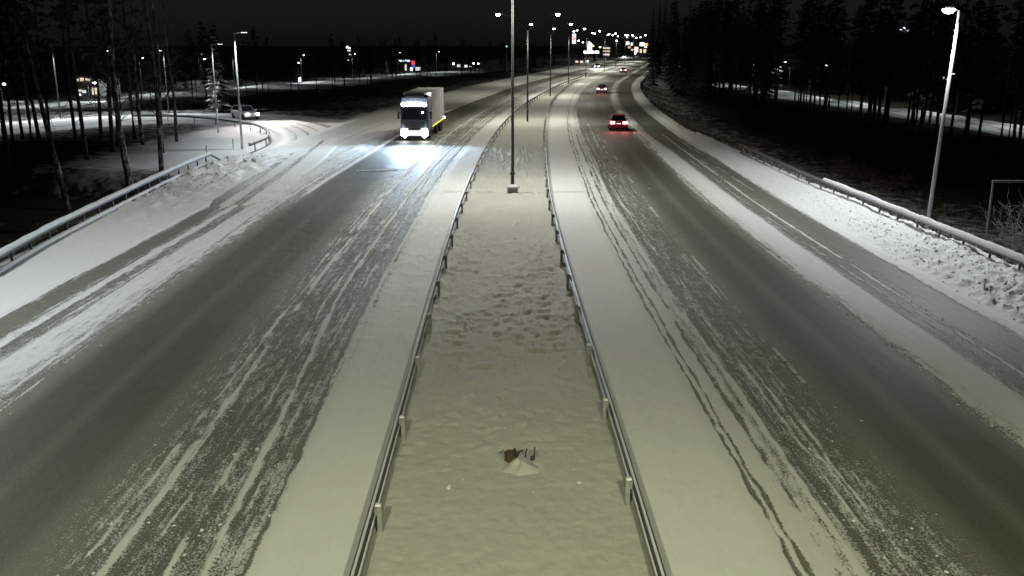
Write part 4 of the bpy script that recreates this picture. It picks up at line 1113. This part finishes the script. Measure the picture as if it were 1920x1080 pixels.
building(140,184,143,165,M['wall_pale'],'low pale house with dim lit windows behind the left trees',[(143,147,147,152,'win_warm',W),(150,156,146,152,'win_warm',W),(160,168,147,151,'win_warm',W),(118+26,150,168,172,'win_warm',W),(152,158,170,174,'win_cool',W),(170,180,165,178,'win_warm',W),(128+15,148,176,180,'win_cool',W)], depth=9)
building(742,792,112,330,M['wall_dark'],'lit roadside shop with a white sign strip and a red sign, behind the truck',
  [(748,754,112.5,115.5,'cyan_em','sign'),(756,762,112.5,115.5,'cyan_em','sign'),(763,768,112.5,115.5,'cyan_em','sign'),(771,778,114,121,'red_em','sign'),(772,778,122,128,'blue_em','sign'),(749,755,119,130,'green_dim',W),(758,762,120,134,'win_warm',W),(769,773,127,133,'white_em',W),(779,788,126,138,'win_cool',W),(745,757,134,141,'red_dim',W),(751,755,135,139,'orange_em','sign'),(790,792,126,134,'win_cool',W)] if False else
  [(748,754,112.5,115.5,'cyan_em','sign'),(756,762,112.5,115.5,'cyan_em','sign'),(763,768,112.5,115.5,'cyan_em','sign'),(771,778,114,121,'red_em','sign'),(772,778,122,128,'blue_em','sign'),(758,762,120,134,'win_warm',W),(769,773,127,133,'white_em',W),(779,788,126,138,'win_cool',W),(750,756,135,139,'orange_em','sign')], depth=14)
building(648,664,86,350,M['wall_dark'],'narrow dark block with a few lit windows above the left side street',[(649,653,86.5,90,'white_em',W),(651,657,94,96,'win_cool',W),(654,658,101,103,'win_cool',W),(650,653,112,114,'win_warm',W)], depth=12)
building(845,900,114,380,M['wall_dark'],'long low building with cool lit windows left of the median lamps',[(848,852,118,122,'win_cool',W),(857,866,121,130,'win_warm',W),(870,876,122,130,'win_cool',W),(880,884,124,132,'win_warm',W),(888,896,128,134,'win_cool',W)], depth=12)
building(1130,1145,86,640,M['wall_pale'],'pale block with banded facade beside the bright tower sign',[(1131,1144,89,91.5,'win_warm',W),(1131,1144,95,97,'win_warm',W),(1132,1143,101,103.5,'pink_em',W)], depth=14)
building(1076,1108,112,460,M['wall_pale'],'low white building along the far left side of the bend',[(1079,1084,114,118,'win_warm',W),(1088,1093,114,118,'win_warm',W),(1098,1104,113,118,'win_cool',W)], depth=10)
building(1172,1190,76,720,M['wall_dark'],'tall dark block carrying blue-white and orange signs at the road end',[(1174,1180,78,84,'cyan_em','sign'),(1183,1186,80,85.5,'cyan_em','sign'),(1178,1183,87,90.5,'orange_em','sign'),(1190-6,1189,92,95,'win_warm',W)], depth=16)
building(1188,1220,80,760,M['wall_red'],'reddish shop building with glowing signs at the end of the road',[(1200,1208,79.5,86,'white_em','sign'),(1208,1215,73+8,86,'orange_em','sign'),(1190,1197,88,98,'pink_em',W),(1200,1204,92,99,'win_warm',W),(1207,1212,92,99,'win_warm',W)], depth=16)
building(1545,1585,64,230,M['wall_dark'],'dark apartment block with a few small lit windows behind the right forest',[(1557,1560,69,72,'win_cool',W),(1566,1568,73,76,'win_warm',W),(1570,1572,77,79,'win_warm',W),(1580,1582,70,73,'win_warm',W)], depth=12)
building(1680,1712,48,210,M['wall_dark'],'dark tower block with one bright row of windows behind the right lamp',[(1688,1692,54,57,'win_cool',W),(1694,1699,51,58,'cyan_em',W),(1700,1704,53,58,'cyan_em',W)], depth=12)
building(1752,1800,134,170,M['wall_dark'],'house with a cluster of lit windows behind the right forest',[(1762,1765,145,150,'win_cool',W),(1768,1772,143,149,'win_warm',W),(1776,1780,148,152,'win_cool',W),(1784,1787,150,154,'win_cool',W),(1790,1793,150,154,'win_warm',W),(1782,1786,136,140,'win_warm',W)], depth=9)
# filling station: canopy with a lit fascia and a tall price tower
c0, c1 = PZ(1094, 95.5, 600), PZ(1123, 100, 600)
r = empty('filling_station', ((c0.x+c1.x)/2, c0.y, T(c0.x, c0.y)))
hz = (c0.z+c1.z)/2-r.location.z; w = c1.x-c0.x
MB().box((0,4,hz+.2), (w,8,.9), 0, 1, .1).build('canopy', M['wall_pale'], r)
MB().box((0,-.06,hz), (w,.12,c0.z-c1.z)).build('fascia', M['white_em'], r)
for sx in (-1, 1): MB().box((sx*w*.35,4,hz/2), (.35,.35,hz)).build('column', M['trim'], r)
tag(r, 'filling station canopy with a glowing white fascia at the far bend', 'station')
t0, t1 = PZ(1102, 78, 602), PZ(1110, 95, 602)
r = empty('sign_tower', ((t0.x+t1.x)/2, t0.y, T(t0.x, t0.y)))
hh = t0.z-r.location.z
mb = MB(); ww = (t1.x-t0.x); d = .5
zt = hh; zb = t1.z-r.location.z
mb.add([(-ww/2,-d/2,zb),(ww/2,-d/2,zb),(ww*.45,-d/2,zt-1.2),(-ww*.1,-d/2,zt),(-ww*.4,-d/2,zt)]+[(-ww/2,d/2,zb),(ww/2,d/2,zb),(ww*.45,d/2,zt-1.2),(-ww*.1,d/2,zt),(-ww*.4,d/2,zt)], [(0,1,2,3,4),(9,8,7,6,5)]+[(i,(i+1)%5,5+(i+1)%5,5+i) for i in range(5)])
mb.build('sign_panel', M['white_em'], r)
MB().add([(ww*.5,-.1,zt-1.5),(ww*1.05,-.1,zt-2.6),(ww*1.0,-.1,zt-3.4),(ww*.5,-.1,zt-3.2),(ww*.5,.1,zt-1.5),(ww*1.05,.1,zt-2.6),(ww*1.0,.1,zt-3.4),(ww*.5,.1,zt-3.2)], [(0,1,2,3),(7,6,5,4),(0,4,5,1),(1,5,6,2),(2,6,7,3),(3,7,4,0)]).build('sign_wing', M['yellow_em'], r)
MB().box((0,0,zb/2), (.6,.4,zb+.5)).build('mast', M['trim'], r)
tag(r, 'tall white lit sign tower with a yellow wing above the filling station', 'sign')
t0, t1 = PZ(1073, 63, 540), PZ(1080, 82, 540)
r = empty('pylon_sign', ((t0.x+t1.x)/2, t0.y, T(t0.x, t0.y))); hz = t0.z-r.location.z; hb = t1.z-r.location.z; w = t1.x-t0.x
MB().box((0,0,hb/2), (.5,.4,hb)).build('mast', M['trim'], r)
pn = MB().box((0,0,(hz+hb)/2), (w,.4,hz-hb)).build('panel', M['pink_em'], r)
for k in range(3): MB().box((0,-.22,hb+(hz-hb)*(.42+.12*k)), (w*.98,.04,.32)).build('stripe', M['red_em'], pn)
tag(r, 'slim pink-white lit pylon sign with red stripes near the far lamps', 'sign')
# green traffic light
q = PZ(950, 87, 300); z0 = T(q.x, q.y); r = empty('traffic_light', (q.x, q.y, z0)); h = q.z-z0
MB().tube([(0,0,-.2),(0,0,h+.7)], .07, 6).build('pole', M['pole'], r)
hd = MB().box((0,-.12,h+.4), (.42,.25,1.3), 0, 1, .04).build('signal_head', M['black'], r)
MB().lathe([(.22,-.04),(.24,.03)], (0,-.27,h), 'y', 12).build('green_lens', M['green_em'], hd)
for k in (1, 2): MB().lathe([(.15,-.03),(.15,.02)], (0,-.26,h+.4*k), 'y', 12).build('dark_lens', M['glass'], hd)
tag(r, 'traffic light showing green left of the near median lamp pole', 'traffic light')
# lit bus-stop like panel by the left street
q = PZ(562, 149, 195); z0 = T(q.x, q.y); r = empty('light_panel', (q.x, q.y, z0)); h = max(q.z-z0, 1.0)
MB().box((0,0,h*.5), (.12,.1,h)).build('mast', M['trim'], r); MB().box((0,-.02,h), (.55,.14,1.0)).build('panel', M['cyan_em'], r)
tag(r, 'small white glowing panel on the left side street', 'sign')
